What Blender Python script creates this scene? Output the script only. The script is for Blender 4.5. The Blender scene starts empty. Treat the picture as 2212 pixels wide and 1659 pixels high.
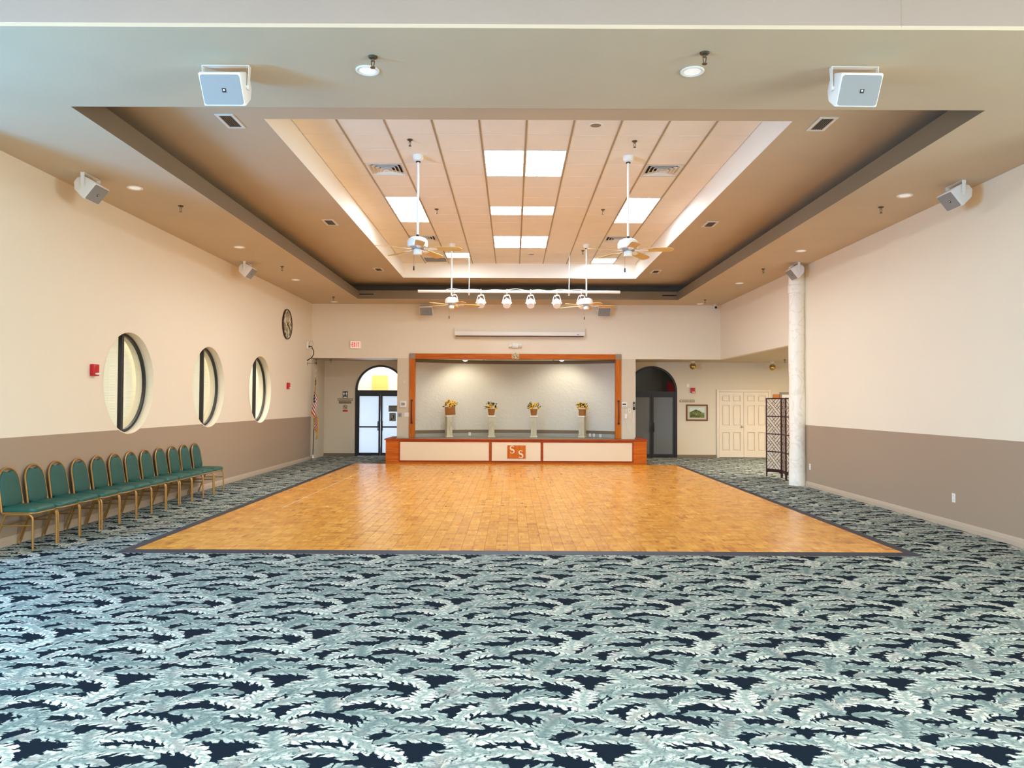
import bpy, bmesh, math, random
from mathutils import Vector, Matrix, Euler

SC = bpy.context.scene
COL = SC.collection
R = math.radians
PI = math.pi

def lin(c):
    c = c / 255.0
    return c / 12.92 if c <= 0.04045 else ((c + 0.055) / 1.055) ** 2.4
def rgb(r, g, b):
    return (lin(r), lin(g), lin(b), 1.0)

# ------------------------------------------------------------------ camera
F = 1640.0                 # focal length in pixels of the 2212 px wide frame
CX, CY = 1106.0, 829.5
H = 1.64                   # eye height
dy = Vector(((1107.0 - CX) / F, -(869.0 - CY) / F, -1.0)).normalized()
dx = Vector((1.0, -0.0045, 0.0)); dx = (dx - dy * dx.dot(dy)).normalized()
dz = dx.cross(dy)
M3 = Matrix((dx, dy, dz))  # rows: world axes seen from the camera  -> camera to world
cam = bpy.data.cameras.new('camera')
cam.sensor_width = 36.0
cam.lens = F / 2212.0 * 36.0
cam.clip_start = 0.05
cam_o = bpy.data.objects.new('camera', cam)
COL.objects.link(cam_o)
cam_o.matrix_world = Matrix.Translation((0, 0, H)) @ M3.to_4x4()
SC.camera = cam_o

def ray(px, py):
    return M3 @ Vector(((px - CX) / F, -(py - CY) / F, -1.0))
def onY(px, py, Y):
    r = ray(px, py); t = Y / r.y
    return Vector((r.x * t, Y, H + r.z * t))
def onZ(px, py, z):
    r = ray(px, py); t = (z - H) / r.z
    return Vector((r.x * t, r.y * t, z))
def onX(px, py, X):
    r = ray(px, py); t = X / r.x
    return Vector((X, r.y * t, H + r.z * t))

# ------------------------------------------------------------------ world, daylight, exposure
SC.view_settings.view_transform = 'Standard'
SC.view_settings.look = 'None'
SC.view_settings.exposure = 0.0
SC.view_settings.gamma = 1.0
SC.view_settings.use_curve_mapping = False
SC.cycles.use_denoising = True
SC.cycles.max_bounces = 10
SC.cycles.diffuse_bounces = 6
SC.cycles.glossy_bounces = 4
SC.cycles.transmission_bounces = 6
SC.cycles.caustics_reflective = False
SC.cycles.caustics_refractive = False
SC.cycles.sample_clamp_indirect = 6.0
w = bpy.data.worlds.new('sky'); SC.world = w; w.use_nodes = True
w.node_tree.nodes['Background'].inputs[0].default_value = (0.62, 0.78, 1.0, 1)
w.node_tree.nodes['Background'].inputs[1].default_value = 0.6

PANEL_E = 26.0             # fluorescent ceiling panels
PANEL_C = (0.90, 1.03, 1.16)
def area(name, loc, target, sx, sy, power, color):
    l = bpy.data.lights.new(name, 'AREA'); l.shape = 'RECTANGLE'
    l.size, l.size_y = sx, sy; l.energy = power; l.color = color
    o = bpy.data.objects.new(name, l); COL.objects.link(o)
    o.location = loc
    d = Vector(target) - Vector(loc)
    o.rotation_euler = d.to_track_quat('-Z', 'Y').to_euler()
    return o
# daylight through the glazing behind the camera and at the sides of the foyer, plus two added lamps
area('daylight_rear', (-0.5, -7.9, 1.9), (-0.5, 4, 1.2), 17.0, 3.0, 560, (0.72, 0.87, 1.12))
area('overhead_fill', (-0.5, -1.0, 5.25), (-0.5, -1.0, 0), 11.0, 6.0, 1600, (0.74, 0.90, 1.06))  # overhead lamp added to brighten the near carpet
area('daylight_right', (9.8, 1.5, 1.7), (0.0, 4.2, 1.3), 7.0, 3.0, 1200, (0.80, 0.92, 1.0))
area('daylight_left', (-9.8, 0.0, 1.7), (0.0, 3.0, 1.3), 7.0, 3.0, 900, (0.66, 0.84, 1.12))
area('blue_fill_left', (-7.1, 3.4, 1.7), (-4.3, 8.6, 0.0), 0.7, 1.8, 650, (0.05, 0.42, 1.0))  # added blue lamp tinting the left carpet; its source is unknown
# rooms next door
area('light_side_room', (-7.6, 14.0, 4.0), (-7.6, 14.0, 0), 2.0, 12.0, 420, (1.0, 0.96, 0.86))
area('light_lobby', (-4.0, 25.9, 3.8), (-4.0, 25.7, 0), 3.0, 1.6, 120, (1.0, 0.93, 0.80))
area('daylight_lobby', (-4.0, 26.5, 0.7), (-4.0, 22.9, 0.9), 3.0, 1.2, 150, (0.66, 0.78, 1.0))
area('light_dark_room', (4.2, 25.5, 3.2), (4.2, 25.5, 0), 0.6, 0.6, 14, (1.0, 0.95, 0.9))
area('light_right_hall', (8.0, 18.5, 2.8), (8.0, 18.5, 0), 2.0, 4.0, 300, (1.0, 0.90, 0.74))

# ------------------------------------------------------------------ materials
MATS = {}
def nodes(m):
    nt = m.node_tree
    return nt, nt.nodes, nt.links
def mat(name, col, rough=0.5, metal=0.0, spec=0.5, emit=None, estr=0.0, bump=None, var=None, coat=0.0, alpha=None):
    """plain principled material; bump=(scale,strength), var=(scale,amount) mottles the colour"""
    m = bpy.data.materials.new(name); m.use_nodes = True
    nt, N, L = nodes(m)
    b = N['Principled BSDF']
    b.inputs['Base Color'].default_value = col
    b.inputs['Roughness'].default_value = rough
    b.inputs['Metallic'].default_value = metal
    b.inputs['Specular IOR Level'].default_value = spec
    if coat: b.inputs['Coat Weight'].default_value = coat
    if emit:
        b.inputs['Emission Color'].default_value = emit
        b.inputs['Emission Strength'].default_value = estr
    if bump or var:
        g = N.new('ShaderNodeNewGeometry')
    if var:
        n = N.new('ShaderNodeTexNoise'); n.inputs['Scale'].default_value = var[0]; n.inputs['Detail'].default_value = 4
        L.new(g.outputs['Position'], n.inputs['Vector'])
        mx = N.new('ShaderNodeMix'); mx.data_type = 'RGBA'; mx.blend_type = 'MULTIPLY'; mx.inputs[0].default_value = 1.0
        rp = N.new('ShaderNodeMapRange'); rp.inputs['From Min'].default_value = 0.3; rp.inputs['From Max'].default_value = 0.7
        rp.inputs['To Min'].default_value = 1 - var[1]; rp.inputs['To Max'].default_value = 1 + var[1]
        L.new(n.outputs['Fac'], rp.inputs['Value'])
        mx.inputs[6].default_value = col
        L.new(rp.outputs['Result'], mx.inputs[7])
        L.new(mx.outputs[2], b.inputs['Base Color'])
    if bump:
        n2 = N.new('ShaderNodeTexNoise'); n2.inputs['Scale'].default_value = bump[0]; n2.inputs['Detail'].default_value = 3
        L.new(g.outputs['Position'], n2.inputs['Vector'])
        bp = N.new('ShaderNodeBump'); bp.inputs['Strength'].default_value = bump[1]; bp.inputs['Distance'].default_value = 0.01
        L.new(n2.outputs['Fac'], bp.inputs['Height']); L.new(bp.outputs['Normal'], b.inputs['Normal'])
    MATS[name] = m
    return m

C_UP = rgb(236, 222, 196)      # cream wall paint
C_LOW = rgb(166, 143, 118)     # tan dado paint
C_CEIL = rgb(206, 187, 158)    # tan soffit paint
M_wall = mat('wall_paint', C_UP, 0.75, bump=(60, 0.05))
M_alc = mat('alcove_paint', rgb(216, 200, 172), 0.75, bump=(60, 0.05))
M_ceil = mat('ceiling_paint', C_CEIL, 0.8, bump=(50, 0.06), var=(1.2, 0.03))
M_tray = mat('tray_paint', rgb(252, 246, 232), 0.8, bump=(40, 0.08))
M_header = mat('header_paint_darkened', rgb(166, 148, 132), 0.8, bump=(40, 0.08), var=(1.0, 0.03))  # soffit paint darkened to offset the strong daylight on the header
M_lip = mat('olive_paint', rgb(122, 104, 78), 0.7)
M_base = mat('baseboard_paint', rgb(190, 168, 142), 0.5)
M_white = mat('white_paint', rgb(240, 236, 226), 0.45)
M_wplastic = mat('white_plastic', rgb(238, 232, 220), 0.35)
M_gplastic = mat('grey_plastic', rgb(150, 148, 142), 0.4)
M_black = mat('black_metal', rgb(26, 24, 24), 0.4)
M_bplastic = mat('black_plastic', rgb(18, 18, 20), 0.4)
M_chrome = mat('chrome', rgb(215, 212, 205), 0.18, 1.0)
M_steel = mat('dull_metal', rgb(120, 110, 95), 0.35, 1.0)
M_brass = mat('brass', rgb(196, 164, 92), 0.22, 1.0)
M_gold = mat('gold_tube', rgb(176, 132, 72), 0.38, 0.55)
M_vinyl = mat('green_vinyl', rgb(32, 90, 80), 0.42, bump=(90, 0.05))
M_vinyl_back = mat('green_fabric', rgb(42, 84, 72), 0.7, bump=(220, 0.08))
M_dark = mat('dark_void', rgb(34, 24, 18), 0.9)
M_red = mat('red_plastic', rgb(190, 14, 24), 0.35)
M_tile = mat('ceiling_tile_board', rgb(250, 242, 228), 0.9, bump=(180, 0.15), var=(2.0, 0.02))
M_tbar = mat('grid_metal', rgb(172, 152, 124), 0.5)
M_trimdark = mat('navy_rubber', rgb(40, 42, 52), 0.6)
M_panelcream = mat('cream_panel', rgb(226, 209, 174), 0.5)
M_relief = mat('pedestal_plaster', rgb(212, 202, 170), 0.6, bump=(70, 0.08))
M_pedbright = mat('pedestal_white', rgb(240, 232, 212), 0.5)
M_wicker = mat('wicker', rgb(166, 104, 36), 0.6, bump=(120, 0.5), var=(60, 0.3))
M_petal = mat('petal_yellow', rgb(244, 196, 26), 0.6)
M_petal2 = mat('petal_gold', rgb(236, 160, 20), 0.6)
M_seed = mat('seed_brown', rgb(98, 44, 14), 0.8)
M_leaf = mat('leaf_green', rgb(58, 84, 40), 0.5)
M_leaf2 = mat('leaf_dark', rgb(34, 54, 38), 0.5)
M_emb = mat('emblem_tan', rgb(206, 176, 122), 0.5)
M_embdk = mat('emblem_bronze', rgb(122, 92, 40), 0.5)
M_corner = mat('corner_grey', rgb(150, 132, 110), 0.5)
M_fanwhite = mat('fan_white', rgb(246, 242, 232), 0.3)
M_blade = mat('blade_oak', rgb(222, 182, 110), 0.5, var=(14, 0.06))
M_grille = mat('speaker_grille', rgb(146, 146, 142), 0.6, bump=(700, 0.2))
M_spk = mat('speaker_shell', rgb(238, 232, 222), 0.45)
M_paper = mat('rice_paper', rgb(214, 198, 172), 0.85)
M_maho = mat('dark_mahogany', rgb(56, 22, 24), 0.4)
M_lattice = mat('lattice_wood', rgb(112, 84, 48), 0.5)
M_picframe = mat('picture_frame_wood', rgb(112, 48, 28), 0.4)
M_doorw = mat('door_cream', rgb(226, 208, 182), 0.45)
M_navy = mat('flag_navy', rgb(24, 22, 72), 0.7)
M_fred = mat('flag_red', rgb(176, 20, 34), 0.7)
M_fwhite = mat('flag_white', rgb(236, 230, 226), 0.7)
M_fringe = mat('gold_fringe', rgb(216, 160, 40), 0.7)
M_polewood = mat('flagpole_wood', rgb(84, 34, 24), 0.35)
M_signdk = mat('sign_brown', rgb(104, 84, 52), 0.5)
M_signlt = mat('sign_tan', rgb(206, 188, 156), 0.5)
M_signblk = mat('sign_black', rgb(34, 26, 24), 0.5)
M_exitred = mat('exit_red', rgb(220, 30, 40), 0.5, emit=rgb(235, 40, 50), estr=0.35)
M_exitlit = mat('exit_face', rgb(250, 226, 206), 0.5, emit=rgb(255, 225, 205), estr=0.25)
M_canlit = mat('can_lens', rgb(250, 246, 240), 0.4, emit=(1.0, 0.93, 0.82, 1), estr=0.35)
M_stagelit = mat('stage_can_lens', rgb(255, 255, 250), 0.4, emit=(1.0, 0.96, 0.86, 1), estr=9.0)
M_panel = mat('light_panel', rgb(255, 255, 255), 0.4, emit=PANEL_C + (1,), estr=PANEL_E)
M_orangew = mat('honey_wood', rgb(196, 112, 34), 0.4)
M_stagefloor = mat('stage_vinyl', rgb(128, 122, 108), 0.5)
M_stucco = mat('stage_stucco', rgb(210, 204, 186), 0.8)
M_stagebase = mat('stage_skirt_paint', rgb(168, 164, 148), 0.6)
M_yellow = mat('lobby_yellow', rgb(242, 206, 120), 0.8)
M_lobby = mat('lobby_white', rgb(240, 238, 230), 0.8)
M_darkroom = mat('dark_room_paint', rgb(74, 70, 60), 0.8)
M_column = mat('column_marble', rgb(246, 238, 216), 0.45)
M_slat = mat('blind_white', rgb(244, 240, 224), 0.5)

def stucco_bump(m, s1, st):
    nt, N, L = nodes(m); b = N['Principled BSDF']
    g = N.new('ShaderNodeNewGeometry')
    n = N.new('ShaderNodeTexNoise'); n.inputs['Scale'].default_value = s1; n.inputs['Detail'].default_value = 6; n.inputs['Distortion'].default_value = 1.5
    L.new(g.outputs['Position'], n.inputs['Vector'])
    bp = N.new('ShaderNodeBump'); bp.inputs['Strength'].default_value = st; bp.inputs['Distance'].default_value = 0.03
    L.new(n.outputs['Fac'], bp.inputs['Height']); L.new(bp.outputs['Normal'], b.inputs['Normal'])
stucco_bump(M_stucco, 9, 0.55)

def column_mat(m):
    nt, N, L = nodes(m); b = N['Principled BSDF']
    g = N.new('ShaderNodeNewGeometry')
    n = N.new('ShaderNodeTexNoise'); n.inputs['Scale'].default_value = 2.2; n.inputs['Detail'].default_value = 8; n.inputs['Distortion'].default_value = 2.0
    L.new(g.outputs['Position'], n.inputs['Vector'])
    r = N.new('ShaderNodeValToRGB')
    r.color_ramp.elements[0].position = 0.47; r.color_ramp.elements[0].color = rgb(248, 240, 220)
    r.color_ramp.elements[1].position = 0.53; r.color_ramp.elements[1].color = rgb(248, 240, 220)
    e = r.color_ramp.elements.new(0.5); e.color = rgb(236, 224, 200)
    L.new(n.outputs['Fac'], r.inputs[0]); L.new(r.outputs[0], b.inputs['Base Color'])
    bp = N.new('ShaderNodeBump'); bp.inputs['Strength'].default_value = 0.35; bp.inputs['Distance'].default_value = 0.03
    L.new(n.outputs['Fac'], bp.inputs['Height']); L.new(bp.outputs['Normal'], b.inputs['Normal'])
column_mat(M_column)

def twotone():
    m = mat('two_tone_wall', C_UP, 0.75)
    nt, N, L = nodes(m); b = N['Principled BSDF']
    g = N.new('ShaderNodeNewGeometry'); s = N.new('ShaderNodeSeparateXYZ')
    L.new(g.outputs['Position'], s.inputs[0])
    c = N.new('ShaderNodeMath'); c.operation = 'GREATER_THAN'; c.inputs[1].default_value = 1.215
    L.new(s.outputs['Z'], c.inputs[0])
    mx = N.new('ShaderNodeMix'); mx.data_type = 'RGBA'
    mx.inputs[6].default_value = C_LOW; mx.inputs[7].default_value = C_UP
    L.new(c.outputs[0], mx.inputs[0]); L.new(mx.outputs[2], b.inputs['Base Color'])
    n2 = N.new('ShaderNodeTexNoise'); n2.inputs['Scale'].default_value = 55
    L.new(g.outputs['Position'], n2.inputs['Vector'])
    bp = N.new('ShaderNodeBump'); bp.inputs['Strength'].default_value = 0.06; bp.inputs['Distance'].default_value = 0.01
    L.new(n2.outputs['Fac'], bp.inputs['Height']); L.new(bp.outputs['Normal'], b.inputs['Normal'])
    return m
M_two = twotone()

def wood(name, c1, c2, axis, rough=0.35, scale=6):
    m = mat(name, c1, rough)
    nt, N, L = nodes(m); b = N['Principled BSDF']
    g = N.new('ShaderNodeNewGeometry'); mp = N.new('ShaderNodeMapping')
    sc = [scale * 6] * 3; sc[axis] = scale * 0.25
    mp.inputs['Scale'].default_value = sc
    L.new(g.outputs['Position'], mp.inputs['Vector'])
    n = N.new('ShaderNodeTexNoise'); n.inputs['Scale'].default_value = 1.0; n.inputs['Detail'].default_value = 6; n.inputs['Distortion'].default_value = 1.0
    L.new(mp.outputs[0], n.inputs['Vector'])
    r = N.new('ShaderNodeValToRGB')
    r.color_ramp.elements[0].position = 0.35; r.color_ramp.elements[0].color = c2
    r.color_ramp.elements[1].position = 0.62; r.color_ramp.elements[1].color = c1
    L.new(n.outputs['Fac'], r.inputs[0]); L.new(r.outputs[0], b.inputs['Base Color'])
    b.inputs['Specular IOR Level'].default_value = 0.2
    return m
M_woodx = wood('orange_oak_across', rgb(204, 108, 22), rgb(176, 80, 10), 0, 0.5)
M_woodz = wood('orange_oak_upright', rgb(206, 112, 22), rgb(182, 88, 12), 2, 0.5)
M_lipwood = wood('red_edge_wood', rgb(176, 74, 18), rgb(140, 50, 10), 0, 0.5)

def frosted(name, col, trans, rough=0.5):
    m = bpy.data.materials.new(name); m.use_nodes = True
    nt, N, L = nodes(m); N.remove(N['Principled BSDF'])
    out = N['Material Output']
    t = N.new('ShaderNodeBsdfTranslucent'); t.inputs['Color'].default_value = col
    d = N.new('ShaderNodeBsdfDiffuse'); d.inputs['Color'].default_value = col
    gl = N.new('ShaderNodeBsdfGlossy'); gl.inputs['Roughness'].default_value = rough; gl.inputs['Color'].default_value = (0.6, 0.6, 0.6, 1)
    a = N.new('ShaderNodeMixShader'); a.inputs[0].default_value = trans
    L.new(d.outputs[0], a.inputs[1]); L.new(t.outputs[0], a.inputs[2])
    f = N.new('ShaderNodeMixShader'); f.inputs[0].default_value = 0.06
    L.new(a.outputs[0], f.inputs[1]); L.new(gl.outputs[0], f.inputs[2]); L.new(f.outputs[0], out.inputs[0])
    MATS[name] = m
    return m
M_frost = frosted('frosted_glass', (0.86, 0.93, 1.0, 1), 0.8)
M_frostdk = frosted('grey_frosted_glass', rgb(128, 130, 128), 0.35)
def clear(name):
    m = bpy.data.materials.new(name); m.use_nodes = True
    nt, N, L = nodes(m); N.remove(N['Principled BSDF'])
    out = N['Material Output']
    t = N.new('ShaderNodeBsdfTransparent'); t.inputs['Color'].default_value = (0.93, 0.96, 0.95, 1)
    gl = N.new('ShaderNodeBsdfGlossy'); gl.inputs['Roughness'].default_value = 0.02
    f = N.new('ShaderNodeMixShader'); f.inputs[0].default_value = 0.025
    L.new(t.outputs[0], f.inputs[1]); L.new(gl.outputs[0], f.inputs[2]); L.new(f.outputs[0], out.inputs[0])
    MATS[name] = m
    return m
M_glass = clear('clear_glass')

# --- maths helper for longer node chains
class NG:
    def __init__(s, nt): s.nt = nt; s.N = nt.nodes; s.L = nt.links
    def m(s, op, a, b=None, c=None, clamp=False):
        n = s.N.new('ShaderNodeMath'); n.operation = op; n.use_clamp = clamp
        for i, x in enumerate((a, b, c)):
            if x is None: continue
            if isinstance(x, (int, float)): n.inputs[i].default_value = x
            else: s.L.new(x, n.inputs[i])
        return n.outputs[0]
    def mixc(s, f, a, b):
        n = s.N.new('ShaderNodeMix'); n.data_type = 'RGBA'
        for i, x in ((0, f), (6, a), (7, b)):
            if isinstance(x, (int, float, tuple)): n.inputs[i].default_value = x
            else: s.L.new(x, n.inputs[i])
        return n.outputs[2]
    def sstep(s, x, lo, hi):
        n = s.N.new('ShaderNodeMapRange'); n.interpolation_type = 'SMOOTHSTEP'
        s.L.new(x, n.inputs['Value']); n.inputs['From Min'].default_value = lo; n.inputs['From Max'].default_value = hi
        return n.outputs['Result']

# --- woven carpet of overlapping fern fronds on navy
def frond_group():
    g = bpy.data.node_groups.new('frond', 'ShaderNodeTree')
    I = g.interface
    for nm in ('X', 'Y', 'CX', 'CY', 'Cos', 'Sin', 'Len', 'Wid', 'Bend', 'Acc', 'Wob', 'Tone'):
        I.new_socket(nm, in_out='INPUT', socket_type='NodeSocketFloat')
    I.new_socket('Acc', in_out='OUTPUT', socket_type='NodeSocketFloat')
    gi = g.nodes.new('NodeGroupInput'); go = g.nodes.new('NodeGroupOutput')
    q = NG(g); i = gi.outputs
    ddx = q.m('SUBTRACT', q.m('FRACT', q.m('ADD', q.m('SUBTRACT', i['X'], i['CX']), 0.5)), 0.5)
    ddy = q.m('SUBTRACT', q.m('FRACT', q.m('ADD', q.m('SUBTRACT', i['Y'], i['CY']), 0.5)), 0.5)
    u = q.m('ADD', q.m('MULTIPLY', ddx, i['Cos']), q.m('MULTIPLY', ddy, i['Sin']))
    v = q.m('SUBTRACT', q.m('MULTIPLY', ddy, i['Cos']), q.m('MULTIPLY', ddx, i['Sin']))
    un = q.m('DIVIDE', u, i['Len'])
    un2 = q.m('MULTIPLY', un, un)
    v2 = q.m('ADD', v, q.m('MULTIPLY', i['Bend'], un2))
    av = q.m('ABSOLUTE', v2)
    an = q.m('DIVIDE', av, i['Wid'])
    # outline: fat in the middle, pointed at the tip, cut into lobes that slant towards the tip
    prof = q.m('POWER', q.m('MAXIMUM', q.m('SUBTRACT', 1.0, un2), 0.0), 0.55)
    saw = q.m('FRACT', q.m('ADD', q.m('MULTIPLY', q.m('SUBTRACT', un, q.m('MULTIPLY', an, 0.42)), 3.0), q.m('ADD', i['Wob'], q.m('MULTIPLY', q.m('SIGN', v2), 0.22))))
    cut = q.m('SUBTRACT', 1.0, q.sstep(q.m('ABSOLUTE', q.m('SUBTRACT', saw, 0.5)), 0.0, 0.30))
    edge = q.m('SUBTRACT', q.m('MULTIPLY', prof, q.m('SUBTRACT', 1.0, q.m('MULTIPLY', q.m('MULTIPLY', cut, 0.75), q.sstep(an, 0.15, 0.8)))), an)
    mask = q.sstep(edge, 0.0, 0.06)
    sh = q.sstep(edge, 0.0, 0.16)
    rib = q.sstep(an, 0.0, 0.5)
    lob = q.m('SUBTRACT', 1.0, q.m('MULTIPLY', q.m('MULTIPLY', cut, 0.5), q.sstep(an, 0.05, 0.5)))
    val = q.m('MULTIPLY', q.m('MULTIPLY', q.m('MULTIPLY', q.m('ADD', 0.22, q.m('MULTIPLY', sh, 0.78)), lob), q.m('ADD', 0.66, q.m('MULTIPLY', rib, 0.34))), i['Tone'])
    res = q.m('ADD', q.m('MULTIPLY', i['Acc'], q.m('SUBTRACT', 1.0, mask)), q.m('MULTIPLY', val, mask))
    q.L.new(res, go.inputs[0])
    return g

def carpet():
    m = mat('fern_carpet', rgb(150, 170, 160), 0.95, spec=0.1)
    nt, N, L = nodes(m); q = NG(nt); b = N['Principled BSDF']
    g = frond_group()
    geo = N.new('ShaderNodeNewGeometry')
    wn = N.new('ShaderNodeTexNoise'); wn.inputs['Scale'].default_value = 22; wn.inputs['Detail'].default_value = 3
    L.new(geo.outputs['Position'], wn.inputs['Vector'])
    s0 = N.new('ShaderNodeSeparateColor'); L.new(wn.outputs['Color'], s0.inputs[0])
    s = N.new('ShaderNodeSeparateXYZ'); L.new(geo.outputs['Position'], s.inputs[0])
    T = 0.90
    X = q.m('DIVIDE', q.m('ADD', s.outputs['X'], q.m('MULTIPLY', q.m('SUBTRACT', s0.outputs[0], 0.5), 0.075)), T)
    Y = q.m('DIVIDE', q.m('ADD', s.outputs['Y'], q.m('MULTIPLY', q.m('SUBTRACT', s0.outputs[1], 0.5), 0.075)), T)
    rnd = random.Random(11)
    acc = None
    leaves = []
    for r_ in range(6):
        for c_ in range(3):
            cx = (c_ + 0.5 * (r_ % 2) + rnd.uniform(-0.16, 0.16)) / 3.0
            cy = (r_ + rnd.uniform(-0.28, 0.28)) / 6.0
            a = rnd.choice((0, PI)) + rnd.uniform(-0.5, 0.5)
            leaves.append((cx, cy, a, rnd.uniform(0.17, 0.24), rnd.uniform(0.072, 0.10), rnd.uniform(0.03, 0.10) * (1 if math.cos(a) > 0 else -1)))
    for cx, cy, a in ((0.2, 0.3, 1.2), (0.72, 0.12, 1.9), (0.45, 0.75, 1.35), (0.9, 0.6, 1.8)):
        leaves.append((cx, cy, a, 0.13, 0.10, 0.02))
    for lf in leaves:
        n = N.new('ShaderNodeGroup'); n.node_tree = g
        L.new(X, n.inputs['X']); L.new(Y, n.inputs['Y'])
        for k, val in (('CX', lf[0]), ('CY', lf[1]), ('Cos', math.cos(lf[2])), ('Sin', math.sin(lf[2])), ('Len', lf[3]), ('Wid', lf[4]), ('Bend', lf[5]), ('Wob', rnd.random()), ('Tone', rnd.uniform(0.75, 1.15))):
            n.inputs[k].default_value = val
        if acc is None: n.inputs['Acc'].default_value = 0.0
        else: L.new(acc, n.inputs['Acc'])
        acc = n.outputs[0]
    fn = N.new('ShaderNodeTexNoise'); fn.inputs['Scale'].default_value = 60; fn.inputs['Detail'].default_value = 5
    L.new(geo.outputs['Position'], fn.inputs['Vector'])
    bn = N.new('ShaderNodeTexNoise'); bn.inputs['Scale'].default_value = 7; bn.inputs['Detail'].default_value = 2
    L.new(geo.outputs['Position'], bn.inputs['Vector'])
    a2 = q.m('ADD', acc, q.m('MULTIPLY', q.m('SUBTRACT', fn.outputs['Fac'], 0.5), q.m('MULTIPLY', acc, 0.9)))
    rp = N.new('ShaderNodeValToRGB'); cr = rp.color_ramp
    cr.elements[0].position = 0.0; cr.elements[0].color = rgb(10, 22, 32)
    cr.elements[1].position = 1.0; cr.elements[1].color = rgb(200, 196, 180)
    for p, c in ((0.16, rgb(14, 30, 38)), (0.30, rgb(58, 74, 74)), (0.55, rgb(106, 120, 114)), (0.8, rgb(152, 160, 148))):
        e = cr.elements.new(p); e.color = c
    L.new(a2, rp.inputs[0])
    tint = q.mixc(q.m('MULTIPLY', q.sstep(bn.outputs['Fac'], 0.5, 0.7), q.sstep(acc, 0.2, 0.7)), rp.outputs[0], q.mixc(0.28, rp.outputs[0], rgb(168, 138, 128)))
    # old brown spills
    sn = N.new('ShaderNodeTexNoise'); sn.inputs['Scale'].default_value = 0.9; sn.inputs['Detail'].default_value = 3
    L.new(geo.outputs['Position'], sn.inputs['Vector'])
    tint = q.mixc(q.m('MULTIPLY', q.sstep(sn.outputs['Fac'], 0.70, 0.74), 0.45), tint, rgb(112, 104, 96))
    L.new(tint, b.inputs['Base Color'])
    bp = N.new('ShaderNodeBump'); bp.inputs['Strength'].default_value = 0.3; bp.inputs['Distance'].default_value = 0.006
    L.new(fn.outputs['Fac'], bp.inputs['Height']); L.new(bp.outputs['Normal'], b.inputs['Normal'])
    return m
M_carpet = carpet()

BLK = 0.1275
FX0, FX1, FY0, FY1 = -4.13, 4.285, 8.36, 19.96
def parquet():
    m = mat('parquet_oak', rgb(206, 140, 58), 0.22, spec=0.36)
    nt, N, L = nodes(m); q = NG(nt); b = N['Principled BSDF']
    geo = N.new('ShaderNodeNewGeometry'); s = N.new('ShaderNodeSeparateXYZ'); L.new(geo.outputs['Position'], s.inputs[0])
    u = q.m('DIVIDE', q.m('SUBTRACT', s.outputs['X'], FX0), BLK); v = q.m('DIVIDE', q.m('SUBTRACT', s.outputs['Y'], FY0), BLK)
    bx = q.m('FLOOR', u); by = q.m('FLOOR', v)
    par = q.m('MODULO', q.m('ADD', bx, by), 2.0)
    fx = q.m('FLOOR', q.m('MULTIPLY', q.m('FRACT', u), 5.0)); fy = q.m('FLOOR', q.m('MULTIPLY', q.m('FRACT', v), 5.0))
    fi = q.m('ADD', q.m('MULTIPLY', fx, par), q.m('MULTIPLY', fy, q.m('SUBTRACT', 1.0, par)))
    cv = N.new('ShaderNodeCombineXYZ'); L.new(bx, cv.inputs[0]); L.new(by, cv.inputs[1])
    w1 = N.new('ShaderNodeTexWhiteNoise'); w1.noise_dimensions = '3D'; L.new(cv.outputs[0], w1.inputs['Vector'])
    cv2 = N.new('ShaderNodeCombineXYZ'); L.new(bx, cv2.inputs[0]); L.new(by, cv2.inputs[1]); L.new(q.m('ADD', fi, 1.0), cv2.inputs[2])
    w2 = N.new('ShaderNodeTexWhiteNoise'); w2.noise_dimensions = '3D'; L.new(cv2.outputs[0], w2.inputs['Vector'])
    val = q.m('ADD', q.m('MULTIPLY', w1.outputs['Value'], 0.45), q.m('MULTIPLY', w2.outputs['Value'], 0.55))
    rp = N.new('ShaderNodeValToRGB'); cr = rp.color_ramp
    cr.elements[0].position = 0.0; cr.elements[0].color = rgb(168, 96, 22)
    cr.elements[1].position = 1.0; cr.elements[1].color = rgb(240, 178, 76)
    for p, c in ((0.2, rgb(200, 126, 34)), (0.55, rgb(220, 148, 48))):
        e = cr.elements.new(p); e.color = c
    L.new(val, rp.inputs[0])
    L.new(rp.outputs[0], b.inputs['Base Color'])
    n = N.new('ShaderNodeTexNoise'); n.inputs['Scale'].default_value = 3.0; n.inputs['Detail'].default_value = 5
    L.new(geo.outputs['Position'], n.inputs['Vector'])
    mr = N.new('ShaderNodeMapRange'); mr.inputs['To Min'].default_value = 0.16; mr.inputs['To Max'].default_value = 0.34
    L.new(n.outputs['Fac'], mr.inputs['Value']); L.new(mr.outputs['Result'], b.inputs['Roughness'])
    return m
M_parq = parquet()

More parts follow.
